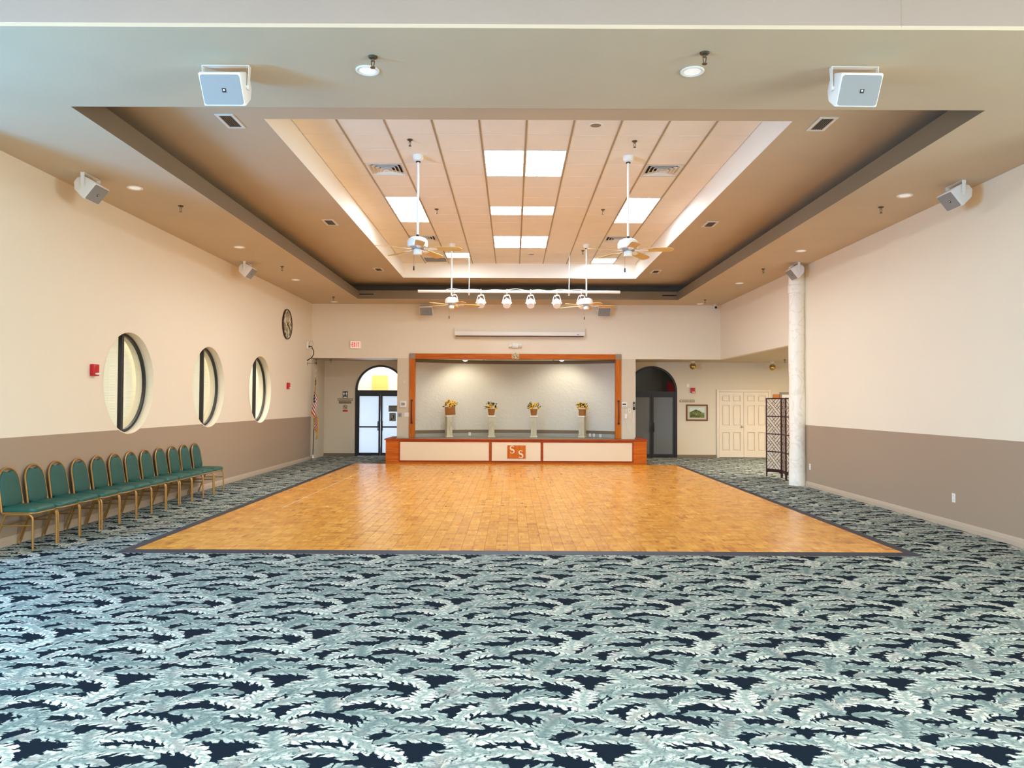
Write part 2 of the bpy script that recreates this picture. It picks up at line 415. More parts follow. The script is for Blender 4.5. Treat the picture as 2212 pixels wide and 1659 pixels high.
# ------------------------------------------------------------------ mesh building
class MB:
    def __init__(s): s.v = []; s.f = []; s.mi = []
    def add(s, vs, fs, M=None, mi=0):
        o = len(s.v)
        if M is not None: vs = [M @ Vector(p) for p in vs]
        s.v += [tuple(p) for p in vs]
        for f in fs: s.f.append([o + i for i in f]); s.mi.append(mi)
        return s
    def box(s, a, b, M=None, mi=0):
        """box between two corners"""
        x0, x1 = sorted((a[0], b[0])); y0, y1 = sorted((a[1], b[1])); z0, z1 = sorted((a[2], b[2]))
        vs = [(x0, y0, z0), (x1, y0, z0), (x1, y1, z0), (x0, y1, z0), (x0, y0, z1), (x1, y0, z1), (x1, y1, z1), (x0, y1, z1)]
        return s.add(vs, [(0, 3, 2, 1), (4, 5, 6, 7), (0, 1, 5, 4), (1, 2, 6, 5), (2, 3, 7, 6), (3, 0, 4, 7)], M, mi)
    def cbox(s, c, d, M=None, mi=0):
        return s.box((c[0] - d[0] / 2, c[1] - d[1] / 2, c[2] - d[2] / 2), (c[0] + d[0] / 2, c[1] + d[1] / 2, c[2] + d[2] / 2), M, mi)
    def quad(s, *p, mi=0): return s.add(p, [tuple(range(len(p)))], None, mi)
    def tube(s, pts, r, n=8, closed=False, M=None, mi=0, cap=True):
        P = [Vector(p) for p in pts]; k = len(P)
        rs = r if isinstance(r, (list, tuple)) else [r] * k
        vs = []; up = None
        for i, p in enumerate(P):
            if closed: t = P[(i + 1) % k] - P[i - 1]
            else: t = P[min(i + 1, k - 1)] - P[max(i - 1, 0)]
            t.normalize()
            if up is None:
                up = Vector((0, 0, 1)) if abs(t.z) < 0.9 else Vector((1, 0, 0))
            a = (up - t * up.dot(t))
            if a.length < 1e-6: a = t.orthogonal()
            a.normalize(); up = a; bb = t.cross(a)
            for j in range(n):
                an = 2 * PI * j / n
                vs.append(p + (a * math.cos(an) + bb * math.sin(an)) * rs[i])
        fs = []
        for i in range(k if closed else k - 1):
            i2 = (i + 1) % k
            for j in range(n):
                j2 = (j + 1) % n
                fs.append((i * n + j, i * n + j2, i2 * n + j2, i2 * n + j))
        if cap and not closed:
            fs.append(tuple(reversed(range(n)))); fs.append(tuple(range((k - 1) * n, k * n)))
        return s.add(vs, fs, M, mi)
    def cyl(s, p0, p1, r0, r1=None, n=14, M=None, mi=0):
        return s.tube([p0, p1], [r0, r0 if r1 is None else r1], n, False, M, mi)
    def lathe(s, prof, n=24, M=None, mi=0):
        vs = []
        for r_, z in prof:
            for j in range(n):
                a = 2 * PI * j / n; vs.append((max(r_, 1e-4) * math.cos(a), max(r_, 1e-4) * math.sin(a), z))
        fs = []
        for i in range(len(prof) - 1):
            for j in range(n):
                j2 = (j + 1) % n
                fs.append((i * n + j, i * n + j2, (i + 1) * n + j2, (i + 1) * n + j))
        fs.append(tuple(reversed(range(n)))); fs.append(tuple(range((len(prof) - 1) * n, len(prof) * n)))
        return s.add(vs, fs, M, mi)
    def prism(s, poly, z0, z1, M=None, mi=0):
        k = len(poly)
        vs = [(p[0], p[1], z0) for p in poly] + [(p[0], p[1], z1) for p in poly]
        fs = [tuple(reversed(range(k))), tuple(range(k, 2 * k))] + [(i, (i + 1) % k, k + (i + 1) % k, k + i) for i in range(k)]
        return s.add(vs, fs, M, mi)
    def strip(s, A, B, z0, z1, M=None, mi=0):
        """thick ribbon between two polylines A and B (2D)"""
        k = len(A)
        vs = [(p[0], p[1], z0) for p in A] + [(p[0], p[1], z0) for p in B] + [(p[0], p[1], z1) for p in A] + [(p[0], p[1], z1) for p in B]
        fs = []
        for i in range(k - 1):
            fs += [(i, i + 1, k + i + 1, k + i), (2 * k + i, 3 * k + i, 3 * k + i + 1, 2 * k + i + 1), (i, 2 * k + i, 2 * k + i + 1, i + 1), (k + i, k + i + 1, 3 * k + i + 1, 3 * k + i)]
        fs += [(0, k, 3 * k, 2 * k), (k - 1, 2 * k + k - 1, 3 * k + k - 1, 2 * k - 1)]
        return s.add(vs, fs, M, mi)
    def sphere(s, c, r, n=14, m=8, M=None, mi=0, sq=(1, 1, 1)):
        vs = [(c[0], c[1], c[2] + r * sq[2])]
        for i in range(1, m):
            t = PI * i / m
            for j in range(n):
                a = 2 * PI * j / n
                vs.append((c[0] + r * sq[0] * math.sin(t) * math.cos(a), c[1] + r * sq[1] * math.sin(t) * math.sin(a), c[2] + r * sq[2] * math.cos(t)))
        vs.append((c[0], c[1], c[2] - r * sq[2])); e = len(vs) - 1
        fs = [(0, 1 + j, 1 + (j + 1) % n) for j in range(n)]
        for i in range(m - 2):
            for j in range(n):
                j2 = (j + 1) % n
                fs.append((1 + i * n + j, 1 + (i + 1) * n + j, 1 + (i + 1) * n + j2, 1 + i * n + j2))
        fs += [(e, 1 + (m - 2) * n + (j + 1) % n, 1 + (m - 2) * n + j) for j in range(n)]
        return s.add(vs, fs, M, mi)
    def mesh(s, name, mats, smooth=35, bevel=0, seg=1):
        me = bpy.data.meshes.new(name)
        me.from_pydata(s.v, [], s.f)
        if not isinstance(mats, (list, tuple)): mats = [mats]
        for m_ in mats: me.materials.append(m_)
        if len(mats) > 1: me.polygons.foreach_set('material_index', s.mi)
        bm = bmesh.new(); bm.from_mesh(me)
        bmesh.ops.recalc_face_normals(bm, faces=bm.faces)
        if bevel:
            es = [e for e in bm.edges if len(e.link_faces) == 2 and e.calc_face_angle(0) > R(28)]
            bmesh.ops.bevel(bm, geom=es, offset=bevel, segments=seg, profile=0.5, affect='EDGES', clamp_overlap=True)
        bm.to_mesh(me); bm.free()
        if smooth:
            me.shade_smooth(); me.set_sharp_from_angle(angle=R(smooth))
        me.update()
        return me
    def obj(s, name, mats, parent=None, loc=None, rot=None, smooth=35, bevel=0, seg=1):
        o = bpy.data.objects.new(name, s.mesh(name, mats, smooth, bevel, seg))
        COL.objects.link(o)
        if parent is not None: o.parent = parent
        if loc is not None: o.location = loc
        if rot is not None: o.rotation_euler = rot
        return o

def link(name, me, parent=None, loc=None, rot=None):
    o = bpy.data.objects.new(name, me); COL.objects.link(o)
    if parent is not None: o.parent = parent
    if loc is not None: o.location = loc
    if rot is not None: o.rotation_euler = rot
    return o
def tag(o, label=None, cat=None, group=None, kind=None):
    if label: o['label'] = label
    if cat: o['category'] = cat
    if group: o['group'] = group
    if kind: o['kind'] = kind
    return o
def thing(name, label, cat, loc=(0, 0, 0), rz=0.0, group=None):
    o = bpy.data.objects.new(name, None); COL.objects.link(o)
    o.location = loc; o.rotation_euler = (0, 0, rz); o.empty_display_size = 0.1
    return tag(o, label, cat, group)
def struct(o, label=None, cat=None):
    return tag(o, label, cat, None, 'structure')
def dup(root, loc=None, rz=None, label=None, group=None):
    def cp(o, par):
        c = o.copy(); COL.objects.link(c)
        if par is not None: c.parent = par
        for ch in o.children: cp(ch, c)
        return c
    r_ = cp(root, None)
    if loc is not None: r_.location = loc
    if rz is not None: r_.rotation_euler = (0, 0, rz)
    if label: r_['label'] = label
    if group: r_['group'] = group
    return r_
def basis(xa, ya, za, o):
    """matrix from three axis vectors and an origin"""
    return Matrix((( xa[0], ya[0], za[0], o[0]), (xa[1], ya[1], za[1], o[1]), (xa[2], ya[2], za[2], o[2]), (0, 0, 0, 1)))
# ================================================================== the room
XL, XR = -5.68, 5.86           # side walls
YN = 6.8                       # where the side walls begin
YB, YA = 21.4, 22.9            # stage wall, wall of the passage behind it
ZS, ZM, ZT = 4.403, 4.86, 5.24 # soffit, middle ceiling, tile ceiling
ZH = 2.872                     # heads of the openings in the stage wall

fl = MB().box((-10, -8, -0.1), (10.2, YA + 0.1, 0)).box((-7, YA + 0.1, -0.1), (7, 27, 0)).obj('floor', M_carpet, smooth=0)
struct(fl, 'teal and navy carpet woven with overlapping fern fronds', 'floor')

# --- left wall with three round openings through it
WT = 0.28
WIN = [(11.27, 1.905), (14.21, 1.905), (17.1, 1.905)]; WR = 0.745
def holed_wall(b, X, y0, y1, z0, z1, holes, r, n=64, flip=1):
    s = r + 0.08; ys = y0
    for (cy, cz) in holes:
        b.quad((X, ys, z0), (X, cy - s, z0), (X, cy - s, z1), (X, ys, z1))
        b.quad((X, cy - s, z0), (X, cy + s, z0), (X, cy + s, cz - s), (X, cy - s, cz - s))
        b.quad((X, cy - s, cz + s), (X, cy + s, cz + s), (X, cy + s, z1), (X, cy - s, z1))
        for i in range(n):
            p = []
            for k in (i, i + 1):
                a = 2 * PI * k / n - PI / 4; c_, s_ = math.cos(a), math.sin(a); mx = max(abs(c_), abs(s_))
                p.append(((X, cy + r * c_, cz + r * s_), (X, cy + s * c_ / mx, cz + s * s_ / mx)))
            b.quad(p[0][0], p[1][0], p[1][1], p[0][1])
        ys = cy + s
    b.quad((X, ys, z0), (X, y1, z0), (X, y1, z1), (X, ys, z1))
b = MB()
holed_wall(b, XL, YN, YB, 0, ZS, WIN, WR)
holed_wall(b, XL - WT, YN, YB, 0, ZS, WIN, WR)
b.quad((XL, YN, 0), (XL, YN, ZS), (XL - WT, YN, ZS), (XL - WT, YN, 0))
b.quad((XL, YB, 0), (XL, YB, ZS), (XL - WT, YB, ZS), (XL - WT, YB, 0))
struct(b.obj('wall_left', M_two, smooth=0), 'cream left wall with a tan dado and three round windows', 'wall')
for k, (cy, cz) in enumerate(WIN):
    n = 72
    ring = [(cy + WR * math.cos(2 * PI * i / n), cz + WR * math.sin(2 * PI * i / n)) for i in range(n)]
    e = thing('window_%d' % (k + 1), ['nearest round window in the left wall with blinds behind its dark mullion', 'middle round window in the left wall with blinds behind its mullion', 'farthest round window in the left wall, no blind behind it'][k], 'window', (XL, cy, cz))
    struct(e)
    rb = MB()
    for i in range(n):
        a0, a1 = 2 * PI * i / n, 2 * PI * (i + 1) / n
        P = lambda x, r_, a: (x, r_ * math.cos(a), r_ * math.sin(a))
        rb.quad(P(0.002, WR, a0), P(0.002, WR, a1), P(-WT - 0.002, WR, a1), P(-WT - 0.002, WR, a0))
        rb.quad(P(0.002, WR, a0), P(0.002, WR, a1), P(0.002, WR + 0.012, a1), P(0.002, WR + 0.012, a0))
    rb.obj('reveal', M_wall, e)
    fb = MB()
    for i in range(n):
        a0, a1 = 2 * PI * i / n, 2 * PI * (i + 1) / n
        r0, r1, x0, x1 = WR - 0.045, WR - 0.001, -0.125, -0.165
        fb.quad(P(x0, r0, a0), P(x0, r0, a1), P(x0, r1, a1), P(x0, r1, a0))
        fb.quad(P(x1, r0, a0), P(x1, r0, a1), P(x1, r1, a1), P(x1, r1, a0))
        fb.quad(P(x0, r0, a0), P(x0, r0, a1), P(x1, r0, a1), P(x1, r0, a0))
    fb.obj('window_frame', M_black, e)
    MB().box((-0.11, -0.028, -WR + 0.03), (-0.175, 0.028, WR - 0.03)).obj('mullion', M_black, e, bevel=0.004)
    for sgn in (-1, 1):
        pb = MB()
        pts = [(sgn * 0.028, -(WR - 0.05))] + [(sgn * (WR - 0.05) * math.cos(t), (WR - 0.05) * math.sin(t)) for t in [R(-86 + 172 * j / 24) for j in range(25)]] + [(sgn * 0.028, WR - 0.05)]
        pb.add([(-0.145, p[0], p[1]) for p in pts], [tuple(range(len(pts)))])
        pb.obj('pane', M_glass, e, smooth=0)
slat_me = MB().cbox((0, 0, 0), (0.028, 1.7, 0.0025), Matrix.Rotation(R(52), 4, 'Y')).mesh('slat', M_slat, smooth=0)
for k in range(2):
    cy, cz = WIN[k]
    e = thing('window_blind', ['white slatted blind behind the nearest round window', 'white slatted blind behind the middle round window'][k], 'blind', (XL - WT - 0.05, cy, cz), 0, 'blinds behind the round windows')
    for j in range(68):
        link('slat', slat_me, e, (0, 0, -0.80 + 0.0238 * j))
    MB().box((-0.03, -0.86, 0.80), (0.03, 0.86, 0.86)).obj('head_rail', M_slat, e, bevel=0.004)
    for yy in (-0.55, 0.0, 0.55):
        MB().cyl((0.0, yy, -0.82), (0.0, yy, 0.82), 0.0015, n=5).obj('ladder_cord', M_slat, e)
# room seen through them
struct(MB().box((-9.6, 6.9, 0), (-9.5, YB, 4.3)).obj('wall_side_room', M_lobby, smooth=0))
struct(MB().box((-9.6, YB - 0.1, 0), (XL - WT, YB, 4.3)).obj('wall_side_room_end', M_lobby, smooth=0))
struct(MB().box((-9.6, 6.9, 4.3), (XL - WT, YB, 4.4)).obj('ceiling_side_room', M_lobby, smooth=0))
cb = thing('filing_cabinet', 'pale grey cabinet seen through the farthest round window', 'cabinet', (-7.1, 18.9, 0))
MB().box((-0.3, -0.5, 0), (0.3, 0.5, 1.75)).obj('body', M_gplastic, cb, bevel=0.006)
for j in range(3): MB().box((0.3, -0.47, 0.06 + 0.56 * j), (0.315, 0.47, 0.58 + 0.56 * j)).obj('drawer', M_gplastic, cb, bevel=0.004)

# --- alcove side wall, passage wall with two arched openings
struct(MB().box((XL - 0.1, YB, 0), (XL, YA, ZH + 0.1)).obj('wall_passage_left', M_alc, smooth=0))
D1X, D2X = onY(822.3, 843, YA).x, onY(1408, 843, YA).x
DR = 0.765; DZ = onY(822.3, 843, YA).z
def arch_wall(b, Y, x0, x1, ztop, doors, r, zs, n=32, depth=0.1):
    xs = x0
    for cx in doors:
        b.quad((xs, Y, 0), (cx - r, Y, 0), (cx - r, Y, ztop), (xs, Y, ztop))
        for i in range(n):
            a0, a1 = PI - PI * i / n, PI - PI * (i + 1) / n
            p0 = (cx + r * math.cos(a0), Y, zs + r * math.sin(a0)); p1 = (cx + r * math.cos(a1), Y, zs + r * math.sin(a1))
            b.quad(p0, p1, (p1[0], Y, ztop), (p0[0], Y, ztop))
            b.quad(p0, p1, (p1[0], Y + depth, p1[2]), (p0[0], Y + depth, p0[2]))
        for sx in (-r, r): b.quad((cx + sx, Y, 0), (cx + sx, Y + depth, 0), (cx + sx, Y + depth, zs), (cx + sx, Y, zs))
        xs = cx + r
    b.quad((xs, Y, 0), (x1, Y, 0), (x1, Y, ztop), (xs, Y, ztop))
b = MB()
arch_wall(b, YA, XL, 10.1, ZH + 0.01, (D1X, D2X), DR, DZ)
struct(b.obj('wall_passage', M_alc, smooth=0), 'passage wall with two arched glazed doors, seen past the stage', 'wall')
struct(MB().box((XL - 0.1, YB + 0.14, ZH), (-2.9, YA, ZH + 0.08)).box((3.05, YB + 0.14, ZH), (10.1, YA, ZH + 0.08)).box((XR + 0.14, 12, ZH), (10.1, YB + 0.14, ZH + 0.08)).obj('ceiling_passage', M_ceil, smooth=0))
# --- stage wall: header, two piers running back to the passage wall
SX0, SX1 = -2.80, 2.95      # stage opening
PX0, PX1 = onY(858, 850, YB).x, onY(1373, 850, YB).x
b = MB().box((XL - 0.05, YB, ZH), (XR + 0.14, YB + 0.14, ZS))
struct(b.obj('wall_back', M_wall, smooth=0), 'cream wall above the stage opening and passage openings', 'wall')
b = MB().box((PX0, YB, 0), (SX0, YB + 0.14, ZH)).box((PX0, YB + 0.14, 0), (PX0 + 0.1, YA - 0.003, ZH)).box((SX1, YB, 0), (PX1, YB + 0.14, ZH)).box((PX1 - 0.1, YB + 0.14, 0), (PX1, YA - 0.003, ZH))
struct(b.obj('wall_stage_sides', M_alc, smooth=0), 'narrow wall piers either side of the stage opening', 'wall')
# right wall with its bulkhead, right hall shell
YC = 15.36
b = MB().box((XR, YN, 0), (XR + 0.14, YC, ZS)).box((XR, YC, ZH), (XR + 0.14, YB, ZS))
struct(b.obj('wall_right', M_two, smooth=0), 'cream right wall with a tan dado and a bulkhead over the hall opening', 'wall')
struct(MB().box((10.0, 12, 0), (10.1, YA, ZH)).box((XR + 0.14, 12, 0), (10.1, 12.1, ZH)).obj('wall_hall', M_wall, smooth=0))
# near end of the room, behind the camera
b = MB().box((-10.1, -8.1, 0), (10.1, -8, 0.25)).box((-10.1, -8.1, 3.4), (10.1, -8, 5.4))
for j in range(8): b.box((-10.1 + j * 2.88, -8.1, 0.25), (-9.95 + j * 2.88, -8, 3.4))
struct(b.obj('wall_rear', M_wall, smooth=0))
struct(MB().box((-10.1, -8, 0), (-10, 6.9, 5.4)).box((-10, YN, 0), (XL - 0.01, YN + 0.1, 5.4)).obj('wall_near_left', M_wall, smooth=0))
struct(MB().box((10, -8, 0), (10.1, 12, 5.4)).box((XR + 0.02, YN, 0), (10.1, YN + 0.1, 5.4)).obj('wall_near_right', M_wall, smooth=0))
struct(MB().box((-10.1, -8.1, 5.3), (10.1, 5.6, 5.4)).obj('ceiling_near', M_ceil, smooth=0))
YF = 5.545
b = MB().box((-10, YF, ZS + 0.03), (10, YF + 0.12, 5.3))
struct(b.obj('wall_header', M_header, smooth=0), 'drywall beam face running across the top of the view', 'wall')
tr = MB().box((2.86, YF - 0.0012, ZS + 0.02), (2.863, YF, 4.75)).obj('trim_1', M_header, smooth=0); struct(tr)

# --- tray ceiling
TX0, TX1, TY0, TY1 = -4.165, 4.43, 7.08, 20.32
IX0, IX1, IY0, IY1 = -2.847, 3.179, 8.59, 19.62
b = MB()
E_ = 0.004
b.box((-10, YF, ZS), (10, TY0 - E_, ZS + 0.03))
b.box((XL - 0.05, TY0 - E_, ZS), (TX0 - E_, TY1 + E_, ZS + 0.03)).box((TX1 + E_, TY0 - E_, ZS), (XR + 0.05, TY1 + E_, ZS + 0.03)).box((XL - 0.05, TY1 + E_, ZS), (XR + 0.05, YB, ZS + 0.03))
struct(b.obj('ceiling_soffit', M_ceil, smooth=0), 'tan lower soffit framing the stepped tray ceiling', 'ceiling')
LZ = 4.63
b = MB().box((TX0 - 0.09, TY0 - 0.09, ZS + 0.0004), (TX0, TY1 + 0.09, LZ)).box((TX1, TY0 - 0.09, ZS + 0.001), (TX1 + 0.09, TY1 + 0.09, LZ))
b.box((TX0, TY0 - 0.09, ZS + 0.001), (TX1, TY0, LZ)).box((TX0, TY1, ZS + 0.001), (TX1, TY1 + 0.09, LZ))
struct(b.obj('trim_2', M_lip, smooth=0), 'olive painted lip of the ceiling cove', 'trim')
b = MB().box((-5.0, 6.4, ZM), (IX0 - E_, 21.15, ZM + 0.05)).box((IX1 + E_, 6.4, ZM), (5.3, 21.15, ZM + 0.05)).box((IX0 - E_, 6.4, ZM), (IX1 + E_, IY0 - E_, ZM + 0.05)).box((IX0 - E_, IY1 + E_, ZM), (IX1 + E_, 21.15, ZM + 0.05))
struct(b.obj('ceiling_middle', M_ceil, smooth=0), 'tan middle ceiling between the cove and the lit tile recess', 'ceiling')
b = MB().box((-5.05, 6.35, ZS + 0.03), (-5.0, 21.2, ZM)).box((5.3, 6.35, ZS + 0.03), (5.35, 21.2, ZM)).box((-5.0, 6.35, ZS + 0.03), (5.3, 6.4, ZM)).box((-5.0, 21.15, ZS + 0.03), (5.3, 21.2, ZM))
struct(b.obj('ceiling_cove', M_lip, smooth=0))
b = MB().box((IX0 - 0.05, IY0 - 0.05, ZM + 0.0004), (IX0, IY1 + 0.05, ZT + 0.05)).box((IX1, IY0 - 0.05, ZM + 0.0004), (IX1 + 0.05, IY1 + 0.05, ZT + 0.05))
b.box((IX0, IY0 - 0.05, ZM + 0.0004), (IX1, IY0, ZT + 0.05)).box((IX0, IY1, ZM + 0.0004), (IX1, IY1 + 0.05, ZT + 0.05))
struct(b.obj('ceiling_recess', M_tray, smooth=0), 'pale upright sides of the lit ceiling recess', 'ceiling')

# --- tile grid
GX, GP, GY, GQ = 0.167, 0.609, 10.144, 0.622
colx = [IX0] + [GX + GP * k for k in range(-4, 5)] + [IX1]
rowy = [IY0] + [GY + GQ * k for k in range(-2, 16)] + [IY1]
def col(k): return colx.index(GX + GP * k)        # k-th runner from the middle one
ce = tag(bpy.data.objects.new('ceiling_tiles', None), 'cream lay-in ceiling tiles with square light panels and diffusers', 'ceiling', None, 'structure'); COL.objects.link(ce)
# cell (c, r): between colx[c], colx[c+1]; row r between GY+GQ*r and the next
LIGHTS = {}
ordn = ['near left', 'near right', 'far left', 'far right']
i_ = 0
for r_ in (1, 2):
    for c_ in (4, 5): LIGHTS[(c_, r_)] = 'glowing square ceiling panel, %s of the front block of four' % ordn[i_]; i_ += 1
for c_, t_ in ((4, 'left'), (5, 'right')): LIGHTS[(c_, 6)] = 'glowing square ceiling panel, %s one of the middle centre pair' % t_
i_ = 0
for r_ in (10, 11):
    for c_ in (4, 5): LIGHTS[(c_, r_)] = 'glowing square ceiling panel, %s of the back block of four' % ordn[i_]; i_ += 1
for c_, t_ in ((1, 'left'), (8, 'right')):
    for r_, p_ in ((5, 'nearest'), (6, 'middle'), (7, 'farthest')): LIGHTS[(c_, r_)] = 'glowing square ceiling panel, %s of the row of three beside the %s fans' % (p_, t_)
LIGHTS[(2, 13)] = 'lone glowing ceiling panel at the back left, behind a fan blade'
LIGHTS[(8, 14)] = 'lone glowing ceiling panel at the back right, behind a fan blade'
DIFF = {(1, 2): 'square louvred diffuser in the tiles, front left', (8, 2): 'square louvred diffuser in the tiles, front right',
        (1, 10): 'square louvred diffuser in the tiles behind the front left fan', (8, 10): 'square louvred diffuser in the tiles behind the front right fan'}
GRIL = {(1, 14): 'flat grey return grille in the tiles at the back left'}
tile_me = {}
for c_ in range(10):
    for r_ in range(-3, 16):
        y0 = IY0 if r_ == -3 else GY + GQ * r_; y1 = IY1 if r_ == 15 else GY + GQ * (r_ + 1)
        if (c_, r_) in LIGHTS or (c_, r_) in DIFF or (c_, r_) in GRIL: continue
        wx, wy = colx[c_ + 1] - colx[c_], y1 - y0
        key = (round(wx, 3), round(wy, 3))
        if key not in tile_me:
            tile_me[key] = MB().cbox((0, 0, 0.009), (wx - 0.014, wy - 0.005, 0.018)).mesh('ceiling_tile', M_tile, smooth=0, bevel=0.003)
        link('ceiling_tile', tile_me[key], ce, ((colx[c_] + colx[c_ + 1]) / 2, (y0 + y1) / 2, ZT))
rb_me = MB().box((-0.0125, IY0 + 0.001, -0.006), (0.0125, IY1 - 0.001, 0.03)).mesh('grid_runner', M_tbar, smooth=0)
for x in colx[1:-1]: link('grid_runner', rb_me, ce, (x, 0, ZT))
cr_me = MB().box((IX0 + 0.001, -0.004, 0.002), (IX1 - 0.001, 0.004, 0.022)).mesh('cross_runner', M_tbar, smooth=0)
for y in rowy[1:-1]: link('cross_runner', cr_me, ce, (0, y, ZT))
MB().box((IX0, IY0, ZT + 0.03), (IX1, IY1, ZT + 0.05)).obj('deck', M_dark, ce, smooth=0)
def cell(c_, r_):
    return (colx[c_] + colx[c_ + 1]) / 2, GY + GQ * (r_ + 0.5)
pan_me = MB().cbox((0, 0, 0.006), (GP - 0.05, GQ - 0.035, 0.008)).mesh('diffuser', M_panel, smooth=0)
pfb = MB()
for sx in (-1, 1): pfb.cbox((sx * (GP / 2 - 0.018), 0, 0.004), (0.012, GQ - 0.012, 0.016))
for sy in (-1, 1): pfb.cbox((0, sy * (GQ / 2 - 0.012), 0.004), (GP - 0.024, 0.012, 0.016))
pf_me = pfb.mesh('frame', M_white, smooth=0)
for (c_, r_), lb in LIGHTS.items():
    x, y = cell(c_, r_)
    e = thing('ceiling_light', lb, 'light', (x, y, ZT), 0, 'fluorescent ceiling panels')
    link('diffuser', pan_me, e); link('frame', pf_me, e)
# louvred diffusers
def frame_ring(b, o, i, z0, z1):
    """square funnel ring from half-size o at z0 to half-size i at z1"""
    O = [(-o, -o, z0), (o, -o, z0), (o, o, z0), (-o, o, z0)]; I = [(-i, -i, z1), (i, -i, z1), (i, i, z1), (-i, i, z1)]
    t = 0.004
    O2 = [(p[0], p[1], p[2] + t) for p in O]; I2 = [(p[0], p[1], p[2] + t) for p in I]
    fs = []
    for k in range(4):
        j = (k + 1) % 4
        fs += [(k, j, 4 + j, 4 + k), (8 + k, 12 + k, 12 + j, 8 + j), (k, 8 + k, 8 + j, j), (4 + k, 4 + j, 12 + j, 12 + k)]
    b.add(O + I + O2 + I2, fs)
for n_, ((c_, r_), lb) in enumerate(DIFF.items()):
    x, y = cell(c_, r_)
    e = thing('air_diffuser', lb, 'vent', (x, y, ZT), 0, 'louvred ceiling diffusers')
    b = MB(); frame_ring(b, 0.297, 0.262, 0.0, 0.0); b.obj('frame', M_wplastic, e, smooth=0)
    for k, o in enumerate((0.26, 0.205, 0.15, 0.095)):
        b = MB(); frame_ring(b, o, o - 0.05, -0.002 - 0.004 * k, 0.04); b.obj('louver', M_wplastic, e, smooth=0)
    MB().cbox((0, 0, -0.014), (0.08, 0.08, 0.006)).obj('centre_plate', M_wplastic, e, bevel=0.002)
    MB().cbox((0, 0, 0.055), (0.58, 0.58, 0.01)).obj('duct', M_dark, e, smooth=0)
for (c_, r_), lb in GRIL.items():
    x, y = cell(c_, r_)
    e = thing('return_grille', lb, 'vent', (x, y, ZT))
    b = MB(); frame_ring(b, 0.297, 0.27, 0.0, 0.0); b.obj('frame', M_wplastic, e, smooth=0)
    MB().cbox((0, 0, 0.02), (0.56, 0.56, 0.006)).obj('duct', M_dark, e, smooth=0)
    for k in range(18): MB().cbox((0, -0.26 + 0.0305 * k, 0.008), (0.54, 0.012, 0.004)).obj('slat', M_gplastic, e, smooth=0)

# --- slot vents in the middle ceiling
def slot_vent(x, y, sx, sy, lb):
    e = thing('slot_vent', lb, 'vent', (x, y, ZM), 0, 'slotted vents in the middle ceiling')
    b = MB(); f_ = 0.035
    b.box((-sx, -sy, -0.012), (-sx + f_, sy, 0)).box((sx - f_, -sy, -0.012), (sx, sy, 0)).box((-sx + f_, -sy, -0.012), (sx - f_, -sy + f_, 0)).box((-sx + f_, sy - f_, -0.012), (sx - f_, sy, 0))
    b.obj('frame', M_wplastic, e, bevel=0.002)
    MB().box((-sx + f_, -sy + f_, -0.003), (sx - f_, sy - f_, -0.001)).obj('backing', M_dark, e, smooth=0)
    n = 6
    for k in range(n):
        xx = -sx + f_ + (2 * sx - 2 * f_) * (k + 0.5) / n
        MB().box((xx - 0.0022, -sy + f_, -0.011), (xx + 0.0022, sy - f_, -0.003)).obj('slat', M_corner, e, smooth=0)
for px, py, sd, ps in ((498, 261, 'left', 'nearest'), (1776, 267, 'right', 'nearest'), (713, 480, 'left', 'middle'), (1534, 484, 'right', 'middle'), (818, 582, 'left', 'farthest'), (1416.5, 586.5, 'right', 'farthest')):
    p = onZ(px, py, ZM)
    slot_vent(p.x, p.y, 0.105, 0.21, '%s dark slotted vent in the middle ceiling on the %s side' % (ps, sd))
# narrow slots in the far lip of the cove
for x0, lb in ((TX0 + 0.04, 'dark slot in the far cove lip, left end'), (TX1 - 0.42, 'dark slot in the far cove lip, right end')):
    MBo = MB().box((x0, TY1 - 0.008, 4.51), (x0 + 0.38, TY1 - 0.001, 4.535)).obj('cove_slot', M_dark, smooth=0); tag(MBo, lb, 'vent')

# --- carpet edge trims, baseboards
def base(name, a, b_, nx, ny, m=M_base, h=0.10):
    """moulded baseboard along a line on the floor; (nx, ny) points into the room"""
    A, B = Vector((a[0], a[1], 0)), Vector((b_[0], b_[1], 0)); d = (B - A).normalized(); n = Vector((nx, ny, 0))
    prof = [(0.0, 0.0), (0.022, 0.0), (0.022, 0.055), (0.017, 0.062), (0.017, 0.07), (0.012, 0.085), (0.006, h), (0.0, h)]
    k = len(prof); vs = []
    for P in (A, B):
        for t, z in prof: vs.append(tuple(P + n * t + Vector((0, 0, z + 0.001))))
    fs = [(i, (i + 1) % k, k + (i + 1) % k, k + i) for i in range(k)] + [tuple(range(k)), tuple(range(k, 2 * k))]
    return struct(MB().add(vs, fs).obj(name, m, smooth=20))
base('baseboard_left', (XL, YN), (XL, YB), 1, 0)
base('baseboard_right', (XR, YN), (XR, YC), -1, 0)
for nm, x0, x1 in (('baseboard_passage_left', XL, D1X - DR), ('baseboard_passage_middle', D2X + DR, onY(1548, 900, YA).x)):
    base(nm, (x0, YA), (x1, YA), 0, -1, M_lip, 0.085)

